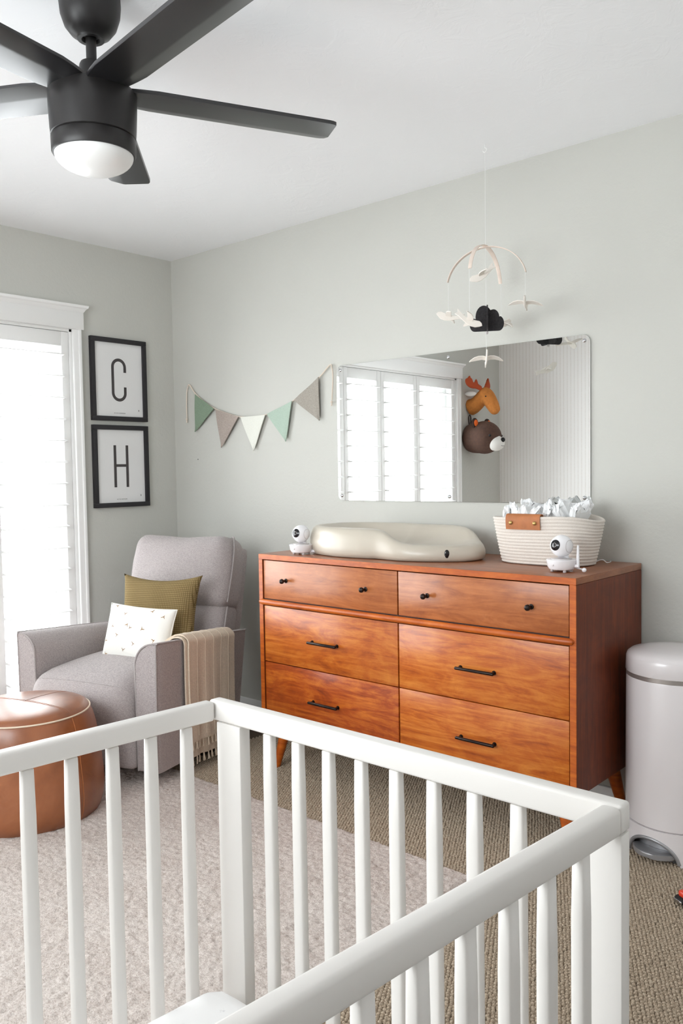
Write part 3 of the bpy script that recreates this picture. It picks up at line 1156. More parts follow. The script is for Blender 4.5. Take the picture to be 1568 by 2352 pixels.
knob = lathe([(0, 0.0), (0.009, 0.0), (0.009, 0.002), (0.0048, 0.004), (0.0045, 0.014), (0.008, 0.018), (0.0105, 0.0235), (0.0095, 0.029), (0.005, 0.0325), (0, 0.0335)], 24)
xform(knob, Matrix.Rotation(PI / 2, 4, 'X'))
kd = None


def pull():
    b = tube([(-0.076, -0.021, 0), (-0.074, -0.021, 0), (0.074, -0.021, 0), (0.076, -0.021, 0)], [0.0042, 0.0055, 0.0055, 0.0042], 14)
    for s in (-1, 1):
        tube([(s * 0.066, 0, 0), (s * 0.066, -0.021, 0)], 0.0045, 10, bm=b)
        tube([(s * 0.066, 0, 0), (s * 0.066, -0.002, 0)], 0.0075, 12, bm=b)
    return b


pd = None
for za, zb, kind in rows_:
    for xa, xb, side in ((dx0, XM - 0.003, 'l'), (XM + 0.003, dx1, 'r')):
        if kind == 'top':
            mt = 'wood_sheen'
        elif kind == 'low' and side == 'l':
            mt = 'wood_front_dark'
        else:
            mt = 'wood_front'
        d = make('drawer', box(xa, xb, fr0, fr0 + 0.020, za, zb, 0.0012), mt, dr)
        cz = (za + zb) / 2
        if kind == 'top':
            for fx in ((1.377, 1.80) if side == 'l' else (2.083, 2.492)):
                if kd is None:
                    kd = make('knob', knob, 'bronze', d, loc=(fx, fr0, 0.8125)).data
                else:
                    make('knob', kd, None, d, loc=(fx, fr0, 0.8125))
        else:
            fx = 1.586 if side == 'l' else 2.287
            cz = 0.5775 if kind == 'mid' else 0.3365
            if pd is None:
                pd = make('drawer_pull', pull(), 'bronze', d, loc=(fx, fr0, cz)).data
            else:
                make('drawer_pull', pd, None, d, loc=(fx, fr0, cz))
for sx_, lx in ((-1, DX0 + 0.085), (1, DX1 - 0.085)):
    for sy_, ly in ((-1, DY0 + 0.075), (1, DY1 - 0.075)):
        fx, fy = lx + sx_ * 0.045, ly + sy_ * 0.03
        make('leg', tube([(lx, ly, DB), (lx + (fx - lx) * 0.3, ly + (fy - ly) * 0.3, DB * 0.7 + 0.002), (fx, fy, 0.006)], [0.027, 0.024, 0.0135], 20), 'wood_trim', dr, angle=50)

# ================================================================== CHANGING PAD
PX, PY = 1.745, -0.255


def pad_outline(th):
    a = 0.402
    c, s = math.cos(th), math.sin(th)
    x = a * math.copysign(abs(c) ** 0.86, c)
    lobe = 0.205 - 0.020 * math.exp(-((x - 0.02) / 0.13) ** 2) * (1 if s < 0 else 0.4) - 0.060 * max(0, (x - 0.14) / 0.26) ** 1.5 + (0.012 if x < 0 else 0.0)
    y = lobe * math.copysign(abs(s) ** 0.80, s)
    return x, y


def pad_height(th):
    x, y = pad_outline(th)
    hi = 0.118
    # the side towards the room dips and stays low at the right end; the back wall stays high
    front = 1 / (1 + math.exp(-(x - 0.125) / 0.030))
    if y < 0:
        k = front
    else:
        k = 1 / (1 + math.exp(-(x - 0.335) / 0.022))
    return hi * (1 - k) + 0.062 * k


def pad_mesh():
    nth = 120
    prof = []
    b = bmesh.new()
    rings = []
    S = [(0.90, 0.0), (0.955, 0.03), (0.99, 0.16), (1.0, 0.34), (0.995, 0.55), (0.975, 0.78), (0.945, 0.92), (0.905, 0.985), (0.865, 1.0), (0.82, 0.985), (0.775, 0.93), (0.72, 0.82), (0.64, 0.68), (0.50, 0.55), (0.34, 0.47), (0.17, 0.44)]
    for r, hz in S:
        ring = []
        for k in range(nth):
            th = 2 * PI * k / nth
            x, y = pad_outline(th)
            h = pad_height(th)
            zz = hz * h if r >= 0.86 else 0
            if r < 0.86:
                zz = max(0.034, h) * hz if hz > 0.6 else 0
                base = 0.040
                t = (hz - 0.44) / 0.56
                zz = base + (h - base) * max(0, t) ** 1.0
            # keep a constant wall thickness rather than a proportional one
            L = math.hypot(x, y)
            inset = (1 - r) * 0.30
            q = max(0.0, 1 - inset / L) if r > 0.6 else max(0.0, 1 - 0.12 / L) * (r / 0.6)
            if r <= 0.72:
                q = max(0.0, (1 - 0.084 / L)) * (r / 0.72)
            ring.append(b.verts.new((x * q, y * q, zz)))
        rings.append(ring)
    for a, c in zip(rings[:-1], rings[1:]):
        for k in range(nth):
            b.faces.new((a[k], a[(k + 1) % nth], c[(k + 1) % nth], c[k]))
    cz = sum(v.co.z for v in rings[-1]) / nth
    cv = b.verts.new((0, 0, cz))
    for k in range(nth):
        b.faces.new((rings[-1][k], rings[-1][(k + 1) % nth], cv))
    b.faces.new(rings[0][::-1])
    for _ in range(2):
        bmesh.ops.smooth_vert(b, verts=[v for v in b.verts if v.co.z > 0.004], factor=0.4, use_axis_x=True, use_axis_y=True, use_axis_z=True)
    return b


pad = thing('changing_pad', 'cream moulded baby changing pad lying on the dresser top', 'changing pad', (PX, PY, DT + 0.0005))
po = make('body', pad_mesh(), 'cream_foam', pad, angle=180)
th_ = math.radians(-38)
ex_, ey_ = pad_outline(th_)
nv = Vector((math.cos(math.radians(-50)), math.sin(math.radians(-50)), 0))
b = sphere(1.0, (0, 0, 0), (0.004, 0.0095, 0.0155), 18, 12)
xform(b, Matrix.Translation((ex_ * 0.993, ey_ * 0.985, 0.031)) @ Matrix.Rotation(math.radians(-52), 4, 'Z'))
o = make('drain_plug', b, 'lens', pad)
o['label'] = 'oval black plug at the pointed end'


# ================================================================== BABY MONITORS
def monitor(label, loc, yaw, antenna):
    t = thing('baby_monitor', label, 'baby monitor', loc, (0, 0, yaw), group='baby monitor cameras on the dresser')
    b = lathe([(0, 0.006), (0.030, 0.006), (0.040, 0.009), (0.0455, 0.018), (0.0490, 0.038), (0.0492, 0.0395), (0.0485, 0.0405), (0, 0.0405)], 48)
    base = make('base', b, 'white_plastic', t)
    for a in (0.6, 2.54, 3.74, 5.68):
        make('foot', lathe([(0, 0), (0.0055, 0), (0.0055, 0.0075), (0, 0.0075)], 12), 'grey_plastic', base, loc=(0.030 * math.cos(a), 0.030 * math.sin(a), 0))
    b = tube([(0, -0.0462, 0.024), (0, -0.0485, 0.0245)], 0.0035, 14)
    make('button', b, 'grey_plastic', base)
    make('turntable', lathe([(0, 0.0405), (0.0335, 0.0405), (0.033, 0.0435), (0.020, 0.0445), (0, 0.0445)], 40), 'grey_plastic', t)
    make('neck', tube(smooth_path([(0.0, 0.010, 0.043), (0, 0.014, 0.052), (0, 0.012, 0.064)], 5), [0.020 - 0.0008 * i for i in range(11)], 18, flat=0.75), 'white_plastic', t)
    hd = make('head', sphere(0.0362, (0, 0, 0.084), u=40, v=26), 'white_plastic', t)
    b = lathe([(0, 0.0385), (0.006, 0.0380), (0.012, 0.0362), (0.0178, 0.0330), (0.0176, 0.0306), (0, 0.0296)], 30)
    xform(b, Matrix.Translation((0, 0, 0.084)) @ Matrix.Rotation(math.radians(82), 4, 'X'))
    lens = make('lens', b, 'lens', hd)
    b = lathe([(0.0175, 0.0322), (0.0192, 0.0318), (0.0196, 0.0296), (0.0178, 0.0300)], 30)
    xform(b, Matrix.Translation((0, 0, 0.084)) @ Matrix.Rotation(math.radians(82), 4, 'X'))
    make('lens_ring', b, 'white_plastic', hd)
    b = lathe([(0.0062, 0.0384), (0.0072, 0.0382), (0.0072, 0.0370), (0.0062, 0.0372)], 24)
    xform(b, Matrix.Translation((0, 0, 0.084)) @ Matrix.Rotation(math.radians(82), 4, 'X'))
    make('lens_iris', b, 'grey_plastic', hd)
    for s in (1, -1):
        b = lathe([(0.0195, 0.0315), (0.0202, 0.0318), (0.0206, 0.0305)], 30)
        xform(b, Matrix.Translation((0, 0, 0.084)) @ Matrix.Rotation(s * PI / 2, 4, 'Y'))
        make('side_cap', b, 'grey_plastic', hd)
    if antenna:
        b = tube([(0.0, 0, 0.0), (0.0, 0, 0.012), (0.0005, 0, 0.062), (0.0005, 0, 0.066)], [0.0050, 0.0052, 0.0036, 0.0026], 14)
        xform(b, Matrix.Translation((0.052, 0.016, 0.022)))
        make('antenna', b, 'white_plastic', t)
        make('antenna_hinge', tube([(0.040, 0.012, 0.020), (0.056, 0.017, 0.020)], 0.006, 12), 'white_plastic', t)
        b = tube(smooth_path([(0.03, 0.030, 0.012), (0.055, 0.028, 0.010), (0.072, 0.018, 0.009)], 5), 0.0025, 8)
        sphere(0.0075, (0.077, 0.014, 0.0095), u=14, v=10, bm=b)
        make('plug', b, 'white_plastic', t)
    else:
        b = tube(smooth_path([(0.036, 0.02, 0.012), (0.055, 0.022, 0.013), (0.068, 0.02, 0.014)], 4), 0.0075, 10)
        make('plug', b, 'white_plastic', t)
    return t


monitor('white globe baby camera at the left end of the dresser beside the changing pad', (1.388, -0.430, DT + 0.0005), math.radians(6), False)
monitor('white globe baby camera with upright antenna in front of the rope basket', (2.534, -0.385, DT + 0.0005), math.radians(-10), True)

cab = tube(smooth_path([(2.555, -0.115, 0.003), (2.568, -0.105, 0.011), (2.582, -0.10, 0.014), (2.592, -0.09, 0.004), (2.588, -0.05, 0.003), (2.575, -0.02, 0.003)], 8), 0.0018, 8)
tag(make('cable', cab, 'white_plastic', loc=(-0.035, 0, DT)), 'thin white cable looping out behind the rope basket', 'cable')

# ================================================================== ROPE BASKET + NAPPIES
BKX, BKY, BKH = 2.378, -0.184, 0.166
bk = thing('rope_basket', 'oval white rope basket with a tan leather tab on the dresser', 'basket', (BKX, BKY, DT + 0.0005))


def basket_r(z, th):
    k = z / BKH
    e = 0.80
    c, s = math.cos(th), math.sin(th)
    ax = 0.170 + 0.034 * k ** 0.85
    ay = 0.098 + 0.022 * k ** 0.85
    return ax * math.copysign(abs(c) ** e, c), ay * math.copysign(abs(s) ** e, s)


def basket_mesh():
    b = bmesh.new()
    nth, ncoil = 96, 15
    out = []
    ch = BKH / ncoil
    for i in range(ncoil):
        for t in (0.0, 0.17, 0.34, 0.5, 0.66, 0.83):
            z = (i + t) * ch
            out.append((z, -0.0026 * abs(math.cos(PI * t)) ** 2 + (-0.012 if i == 0 and t < 0.3 else 0)))
    out.append((BKH, -0.003))
    inner = [(BKH + 0.001, -0.007), (BKH - 0.004, -0.011), (BKH * 0.7, -0.012), (BKH * 0.35, -0.012), (0.02, -0.012), (0.01, -0.03)]
    rings = []
    for z, off in out + inner:
        ring = []
        for k in range(nth):
            th = 2 * PI * k / nth
            x, y = basket_r(max(0, min(z, BKH)), th)
            L = math.hypot(x, y)
            q = 1 + off / L
            sag = -0.006 * (z / BKH) ** 2 * math.cos(2 * th) - 0.004 * (z / BKH) * math.sin(3 * th + 1)
            ring.append(b.verts.new((x * q, y * q, z + sag)))
        rings.append(ring)
    for a, c in zip(rings[:-1], rings[1:]):
        for k in range(nth):
            b.faces.new((a[k], a[(k + 1) % nth], c[(k + 1) % nth], c[k]))
    b.faces.new(rings[0][::-1])
    b.faces.new(rings[-1])
    return b


make('body', basket_mesh(), 'rope', bk, angle=180)


def tab_mesh():
    """leather strap folded over the rim"""
    path = [(0.013, -0.035), (0.0125, -0.01), (0.011, 0.004), (0.004, 0.0085), (-0.006, 0.0075), (-0.0105, 0.001), (-0.0115, -0.015), (-0.010, -0.030), (-0.0085, -0.043)]
    b = bmesh.new()
    rows = []
    for off in (0.0, 0.003):
        for x in (-0.0665, 0.0665):
            rr = []
            for i, (y, z) in enumerate(path):
                p0, p1 = path[max(i - 1, 0)], path[min(i + 1, len(path) - 1)]
                ty, tz = p1[0] - p0[0], p1[1] - p0[1]
                L = math.hypot(ty, tz)
                ny, nz = tz / L, -ty / L
                yy, zz = y - ny * off * -1, z - nz * off * -1
                curve = 1.35 * x * x
                rr.append(b.verts.new((x, yy + curve, zz)))
            rows.append(rr)
    a0, a1, c0, c1 = rows
    for i in range(len(path) - 1):
        for p, q in ((a0, a1), (a1, c1), (c1, c0), (c0, a0)):
            b.faces.new((p[i], p[i + 1], q[i + 1], q[i]))
    for i in (0, -1):
        b.faces.new((a0[i], a1[i], c1[i], c0[i]))
    return b


tab = make('leather_tab', tab_mesh(), 'tan', bk, loc=(-0.032, -0.1145, BKH + 0.003), angle=50)
tab['label'] = 'tan leather tab with two brass rivets'
for x in (-0.045, 0.048):
    b = lathe([(0.007, 0), (0.0068, 0.0018), (0.004, 0.0036), (0, 0.0042)], 18)
    xform(b, Matrix.Rotation(PI / 2, 4, 'X'))
    make('rivet', b, 'brass', tab, loc=(x, -0.0098, -0.020))


def nappy(w, h, t, seed):
    rr = random.Random(seed)
    ph = [rr.uniform(0, 6.28) for _ in range(6)]

    def fn(p, u):
        x, y, z = p
        top = max(0, u[2] * 0.6 + 0.4)
        z += top * (0.012 * math.sin(14 * u[0] + ph[0]) * (u[2] > 0.5) + rr.uniform(-0.007, 0.007))
        y += top * (0.010 * math.sin(5 * u[2] + ph[2]) + 0.007 * math.sin(9 * u[0] + ph[3]) + rr.uniform(-0.004, 0.004))
        x += top * (0.010 * math.sin(6 * u[2] + ph[4]) + rr.uniform(-0.004, 0.004))
        return (x, y, z)
    return rbox(w, t, h, 0.004, 6, (0, 0.004, 0.004), fn)


naps = [(-0.136, -0.012, 0.068, 90, 3, 'standing at the left end of the rope basket'),
        (-0.098, -0.020, 0.080, 82, 2, 'second from the left end of the rope basket'),
        (-0.058, -0.022, 0.074, 94, -2, 'third from the left in the rope basket behind the tab'),
        (-0.014, -0.022, 0.070, 86, -2, 'fourth from the left in the rope basket above the tab'),
        (0.032, -0.022, 0.078, 94, 1, 'fifth from the left in the rope basket'),
        (0.078, -0.020, 0.084, 87, -2, 'sixth from the left in the rope basket'),
        (0.124, -0.012, 0.076, 93, -3, 'standing at the right end of the rope basket'),
        (-0.066, 0.062, 0.086, 4, 0, 'lying crosswise along the left back of the rope basket'),
        (0.068, 0.062, 0.088, -3, 0, 'lying crosswise along the right back of the rope basket')]
for i, (nx_, ny_, nh, yaw, lean, txt) in enumerate(naps):
    wdt = 0.105 if i < 7 else 0.120
    o = make('nappy', nappy(wdt, 0.150, 0.024, i * 13 + 5), 'diaper', loc=(BKX + nx_, BKY + ny_, DT + 0.012 + 0.075 + (nh - 0.070) * 1.4 + 0.03), rot=(0, math.radians(lean), math.radians(yaw)), angle=14)
    tag(o, 'folded white nappy ' + txt, 'nappy', 'folded nappies in the rope basket')

# ================================================================== PEDAL BIN
bin_ = thing('pedal_bin', 'tall white round pedal bin with steel band beside the dresser', 'trash can', (2.826, -0.172, 0))
BR_ = 0.154
make('body', lathe([(0, 0.110), (BR_ - 0.004, 0.110), (BR_, 0.114), (BR_ - 0.0005, 0.3), (BR_ - 0.002, 0.575), (BR_ - 0.003, 0.578), (0, 0.578)], 72), 'can', bin_)
make('steel_band', lathe([(0, 0.5775), (BR_ - 0.0025, 0.5775), (BR_ - 0.0025, 0.5915), (0, 0.5915)], 72), 'darkmetal', bin_)
make('lid', lathe([(0, 0.592), (BR_ - 0.001, 0.592), (BR_, 0.594), (BR_ - 0.002, 0.638), (BR_ - 0.006, 0.648), (BR_ - 0.016, 0.656), (BR_ - 0.05, 0.664), (0.06, 0.668), (0, 0.669)], 72), 'can', bin_)
AC, AW, AH = math.radians(-99), 0.60, 0.082


def arch(th):
    d = (th - AC + PI) % (2 * PI) - PI
    return AH * math.sqrt(max(0, 1 - (d / AW) ** 2)) if abs(d) < AW else 0.0


def base_mesh():
    nth = 180
    b = bmesh.new()
    R0 = BR_ + 0.0015
    rows = [[], [], [], []]
    for k in range(nth):
        th = AC + PI + 2 * PI * k / nth
        zl = arch(th) + 0.0005
        for row, (r, z) in zip(rows, ((R0 - 0.012, zl), (R0, zl), (R0, 0.1085), (R0 - 0.012, 0.1085))):
            row.append(b.verts.new((r * math.cos(th), r * math.sin(th), z)))
    for a, c in zip(rows[:-1], rows[1:]):
        for k in range(nth):
            b.faces.new((a[k], a[(k + 1) % nth], c[(k + 1) % nth], c[k]))
    return b


make('base', base_mesh(), 'can', bin_, angle=35)
b = grid(lambda u, v: Vector(((BR_ - 0.030) * math.cos(AC + (u - 0.5) * 2.2), (BR_ - 0.030) * math.sin(AC + (u - 0.5) * 2.2), 0.001 + 0.106 * v)), 30, 4)
make('pedal_recess', b, 'silver', bin_)
rim = []
for t in np.linspace(-1, 1, 40):
    th = AC + AW * t * 0.985
    rim.append(((BR_ + 0.0005) * math.cos(th), (BR_ + 0.0005) * math.sin(th), max(0.004, AH * 0.965 * math.sqrt(max(0, 1 - (t * 0.985) ** 2)))))
make('arch_trim', tube(rim, 0.0055, 10), 'silver', bin_)
pts = [((BR_ - 0.028) * math.cos(AC + t), (BR_ - 0.028) * math.sin(AC + t)) for t in np.linspace(0.52, -0.52, 16)]
out = [((BR_ + 0.030 * math.cos(t / 0.52 * PI / 2) - 0.006) * math.cos(AC + t), (BR_ + 0.030 * math.cos(t / 0.52 * PI / 2) - 0.006) * math.sin(AC + t)) for t in np.linspace(-0.52, 0.52, 16)]
b = bmesh.new()
loop = pts + out
lo = [b.verts.new((x, y, 0.024)) for x, y in loop]
hi = [b.verts.new((x, y, 0.040)) for x, y in loop]
b.faces.new(lo[::-1]); b.faces.new(hi)
for i in range(len(loop)):
    j = (i + 1) % len(loop)
    b.faces.new((lo[i], lo[j], hi[j], hi[i]))
bmesh.ops.bevel(b, geom=[e for e in b.edges if abs(e.verts[0].co.z - e.verts[1].co.z) < 1e-6], offset=0.004, segments=3, profile=0.5, affect='EDGES')
make('pedal', b, 'silver', bin_, angle=35)

# ================================================================== TOY AT THE RIGHT EDGE
toy = thing('toy_car', 'tiny red and black toy car on the carpet at the right edge', 'toy', (2.994, -0.515, 0.008), (0, 0, math.radians(60)))
b = rbox(0.085, 0.036, 0.016, 0.006, 5)
xform(b, Matrix.Translation((0, 0, 0.017)))
make('chassis', b, 'rubber', toy)
b = rbox(0.05, 0.032, 0.020, 0.008, 5)
xform(b, Matrix.Translation((-0.006, 0, 0.031)))
make('cab', b, 'red', toy)
make('bumper', box(-0.046, -0.041, -0.016, 0.016, 0.010, 0.020, 0.002), 'chrome', toy)
wd = None
for x in (-0.026, 0.026):
    for y in (-0.019, 0.019):
        if wd is None:
            b = lathe([(0, -0.004), (0.010, -0.004), (0.0115, -0.002), (0.0115, 0.002), (0.010, 0.004), (0, 0.004)], 20)
            xform(b, Matrix.Rotation(PI / 2, 4, 'X'))
            wd = make('wheel', b, 'rubber', toy, loc=(x, y, 0.0115)).data
        else:
            make('wheel', wd, None, toy, loc=(x, y, 0.0115))

# ================================================================== ARMCHAIR
CH = math.radians(17)
CX, CY, CZ = 0.620, -0.657, 0.014
chair = thing('armchair', 'grey linen swivel armchair with high padded back in the corner', 'armchair', (CX, CY, CZ), (0, 0, CH))
make('swivel_base', lathe([(0, 0.0), (0.255, 0.0), (0.262, 0.006), (0.262, 0.022), (0.252, 0.030), (0, 0.030)], 48), 'rubber', chair)
make('swivel_post', lathe([(0, 0.030), (0.10, 0.030), (0.10, 0.075), (0, 0.075)], 24), 'rubber', chair)
AI, AO, AT = 0.268, 0.374, 0.578
YF, YB = -0.43, 0.25


def arm_profile(grow=0.0):
    pts = [(AI - grow, 0.055), (AO + grow, 0.055), (AO + grow, AT + grow)]
    r = 0.088
    c = (AI + r, AT - r)
    pts += [(c[0] + (r + grow) * math.cos(a), c[1] + (r + grow) * math.sin(a)) for a in np.linspace(PI / 2, PI, 12)]
    return pts


def arm_warp(b, side):
    for v in b.verts:
        y, z = v.co.y, v.co.z
        k = max(0, z - 0.06) / (AT - 0.06)
        t = (y - YF) / (YB - YF)
        v.co.z -= 0.062 * t * max(0, k)
        v.co.y -= 0.075 * t * (1 - k)
        v.co.y -= 0.012 * math.sin(k * PI) * (1 - t)
        v.co.x -= 0.008 * (1 - k) * (1 if v.co.x > 0.33 else 0)
        v.co.x *= side
        if side < 0:
            v.co.x += 0.020
    return b


for side in (1, -1):
    b = bmesh.new()
    P = arm_profile()
    ys = [YF, YF + 0.008] + list(np.linspace(YF + 0.03, YB - 0.01, 10)) + [YB]
    rows = []
    for i, y in enumerate(ys):
        inset = 0.008 if i in (0, len(ys) - 1) else (0.002 if i == 1 else 0)
        cx_, cz_ = (AI + AO) / 2, 0.3
        rows.append([b.verts.new((x + (inset if x < cx_ else -inset), y, z + (inset if z < cz_ else -inset))) for x, z in P])
    m = len(P)
    for a, c in zip(rows[:-1], rows[1:]):
        for k in range(m):
            b.faces.new((a[k], a[(k + 1) % m], c[(k + 1) % m], c[k]))
    b.faces.new(rows[0]); b.faces.new(rows[-1][::-1])
    arm = make('arm', arm_warp(b, side), 'grey_fabric', chair, angle=35)
    # piping round the front face and along the outer top edge
    P2 = arm_profile(-0.004)
    path = [(x, YF + 0.0015, z) for x, z in P2[1:]] + [(AI + 0.004, YF + 0.0015, 0.06)]
    b = tube(path, 0.0042, 6)
    tube([(AO - 0.001, y, AT - 0.001) for y in np.linspace(YF + 0.003, YB - 0.004, 12)], 0.0042, 6, bm=b)
    make('piping', arm_warp(b, side), 'grey_pipe', arm)


def seat_fn(p, u):
    x, y, z = p
    f = max(0, (-u[1] - 0.1) / 0.9)
    z += -0.012 * f * f + (0.012 * (1 - abs(u[0]) ** 2) if u[2] > 0 else 0)
    if u[2] < 0:
        y += 0.03 * (-u[2]) * max(0, -u[1])
    return (x, y, z)


b = rbox(AI * 2 - 0.006, 0.73, 0.225, 0.085, 14, (0.0, 0.030, 0.022), seat_fn)
xform(b, Matrix.Translation((0, -0.120, 0.312)))
seat_tree = BVHTree.FromBMesh(b)
seat = make('seat_cushion', b, 'grey_fabric', chair, angle=180)
sm = []
for x in np.linspace(-0.25, 0.25, 24):
    hit = seat_tree.ray_cast(Vector((x, -0.80, 0.74)), Vector((0, 1, -1)).normalized())
    if hit[0] is not None:
        sm.append(hit[0])
make('seam', tube(sm, 0.0018, 6), 'grey_pipe', seat)
b = rbox(AI * 2 - 0.004, 0.60, 0.165, 0.03, 8, (0, 0.010, 0))
xform(b, Matrix.Translation((0, -0.155, 0.142)))
make('footrest_panel', b, 'grey_fabric', chair, angle=180)

BM = Matrix.Translation((0, 0.135, 0.42)) @ Matrix.Rotation(math.radians(-12.5), 4, 'X')


def head_fn(p, u):
    x, y, z = p
    if u[2] > 0:
        z += 0.018 * u[2] * (abs(u[0]) ** 2.2) - 0.006 * u[2] * math.exp(-(u[0] / 0.25) ** 2)
        if u[1] < 0.3:
            y += 0.007 * math.sin(26 * u[0] + 2 * u[0] ** 2) * u[2] ** 3 * (1 - u[2] ** 6) * math.exp(-(u[0] * 1.1) ** 2)
    x += -0.018 * (1 if u[0] > 0 else -1) * max(0, u[2]) ** 2 * abs(u[0])
    return (x, y, z)


b = rbox(0.550, 0.19, 0.325, 0.055, 16, (0.008, 0.040, 0.012), head_fn)
xform(b, BM @ Matrix.Translation((0.018, 0.080, 0.368)))
up_c = make('head_cushion', b, 'grey_fabric', chair, angle=180)
b = rbox(0.535, 0.17, 0.32, 0.05, 14, (0.004, 0.030, 0.008), lambda p, u: (p.x * (1 - 0.06 * max(0, -u[2])), p.y + 0.004 * math.sin(11 * u[2]) * abs(u[0]) ** 3, p.z))
xform(b, BM @ Matrix.Translation((0.014, 0.088, 0.075)))
make('back_cushion', b, 'grey_fabric', chair, angle=180)
b = rbox(0.540, 0.085, 0.74, 0.025, 8, (0, 0.01, 0), lambda p, u: (p.x * (1 - 0.07 * max(0, -u[2])), p.y, p.z))
xform(b, BM @ Matrix.Translation((-0.006, 0.195, 0.14)))
make('back_panel', b, 'grey_fabric', chair, angle=60)
for s in (1, -1):
    b = bmesh.new()
    pth = [BM @ Vector((0.017 + s * (x + 0.010), y + 0.012, z)) for x, y, z in ((0.252, 0.02, -0.05), (0.266, 0.015, 0.10), (0.269, 0.02, 0.215))]
    tube(smooth_path(pth, 6), 0.0042, 6, bm=b)
    pth = [BM @ Vector((0.017 + s * (x + 0.010), y + 0.012, z)) for x, y, z in ((0.265, 0.022, 0.235), (0.276, 0.020, 0.36), (0.271, 0.03, 0.47), (0.251, 0.05, 0.536), (0.234, 0.06, 0.544))]
    tube(smooth_path(pth, 6), 0.0042, 6, bm=b)
    make('back_piping', b, 'grey_pipe', chair)


def chair_world(p):
    return Matrix.Translation((CX, CY, CZ)) @ Matrix.Rotation(CH, 4, 'Z') @ Vector(p)


# ================================================================== CUSHIONS
def pillow_surf(w, h, t, side, ear=0.06):
    def f(u, v):
        a, c = 2 * u - 1, 2 * v - 1
        x = w / 2 * a * (1 - ear * (1 - c * c) * abs(a) ** 3)
        z = h / 2 * c * (1 - ear * (1 - a * a) * abs(c) ** 3)
        th = t / 2 * (max(0, 1 - a ** 2) * max(0, 1 - c ** 2)) ** 0.42
        th += 0.0025 * math.sin(9 * a + 4 * c) * (1 - a * a) * (1 - c * c)
        return Vector((x, side * th, z))
    return f


def pillow(w, h, t, ear=0.06):
    b = grid(pillow_surf(w, h, t, -1, ear), 34, 34)
    add(b, grid(pillow_surf(w, h, t, 1, ear), 34, 34))
    bmesh.ops.remove_doubles(b, verts=b.verts[:], dist=1e-5)
    return b


def edge_loop(w, h, ear):
    f = pillow_surf(w, h, 0.0, 1, ear)
    pts = [f(u, 0) for u in np.linspace(0, 1, 20)[:-1]] + [f(1, v) for v in np.linspace(0, 1, 20)[:-1]] + [f(u, 1) for u in np.linspace(1, 0, 20)[:-1]] + [f(0, v) for v in np.linspace(1, 0, 20)[:-1]]
    return [Vector((p.x, 0, p.z)) for p in pts]


pt_ = chair_world((0.050, 0.020, 0.613 - CZ))
pil = thing('square_cushion', 'olive green waffle-weave square cushion leaning against the chair back', 'cushion', pt_, (math.radians(-13), math.radians(-1), CH))
make('cover', pillow(0.44, 0.375, 0.125, 0.16), 'olive', pil, angle=180)

pt_ = chair_world((0.054, -0.132, 0.549 - CZ))
pil = thing('lumbar_cushion', 'white lumbar cushion with small brown birds in front of the olive cushion', 'cushion', pt_, (math.radians(-17), math.radians(2.5), CH + math.radians(2)))
PW, PH, PT_ = 0.348, 0.258, 0.105
cov = make('cover', pillow(PW, PH, PT_, 0.06), 'white_cotton', pil, angle=180)
SWALLOW = [[(0.0, 0.55), (0.10, 0.30), (0.11, -0.05), (0.26, -0.62), (0.05, -0.36), (-0.14, -0.62), (-0.08, -0.2), (-0.12, 0.2)],
           [(-0.08, 0.2), (-0.55, 0.62), (-1.0, 0.70), (-0.5, 0.32), (-0.10, -0.1)],
           [(0.08, 0.2), (0.45, 0.75), (0.95, 1.05), (0.62, 0.5), (0.10, -0.12)]]
sf = pillow_surf(PW, PH, PT_, -1, 0.06)
spots = [(0.14, 0.96, 20), (0.32, 0.83, -10), (0.88, 0.86, 160), (0.16, 0.60, -60), (0.40, 0.655, 150), (0.45, 0.60, -35), (0.63, 0.60, -45), (0.28, 0.46, 100), (0.82, 0.44, 110), (0.545, 0.345, 90), (0.065, 0.345, -40), (0.40, 0.22, -15), (0.10, 0.115, -30), (0.335, 0.04, 130), (0.66, 0.16, 60), (0.86, 0.20, -20), (0.70, 0.93, 30)]
for i, (u, v, a) in enumerate(spots):
    for mt in (('print_brown', 'print_grey')[i % 2],):
        b = bmesh.new()
        a = math.radians(a)
        for poly in SWALLOW:
            vs = []
            for x, z in poly:
                x, z = x * 0.0105, z * 0.0105
                x, z = x * math.cos(a) - z * math.sin(a), x * math.sin(a) + z * math.cos(a)
                uu, vv = min(0.985, max(0.015, u + x / PW)), min(0.985, max(0.015, v + z / PH))
                vs.append(b.verts.new(sf(uu, vv) + Vector((0, -0.0009, 0))))
            b.faces.new(vs)
        make('bird_print', b, mt, cov, smooth=False)
make('edge_seam', tube(edge_loop(PW, PH, 0.06), 0.0022, 6, closed=True), 'white_cotton', cov)

# ================================================================== THROW
thr = thing('throw_blanket', 'beige fringed cotton throw folded over the right arm of the armchair', 'blanket', (CX, CY, CZ), (0, 0, CH))


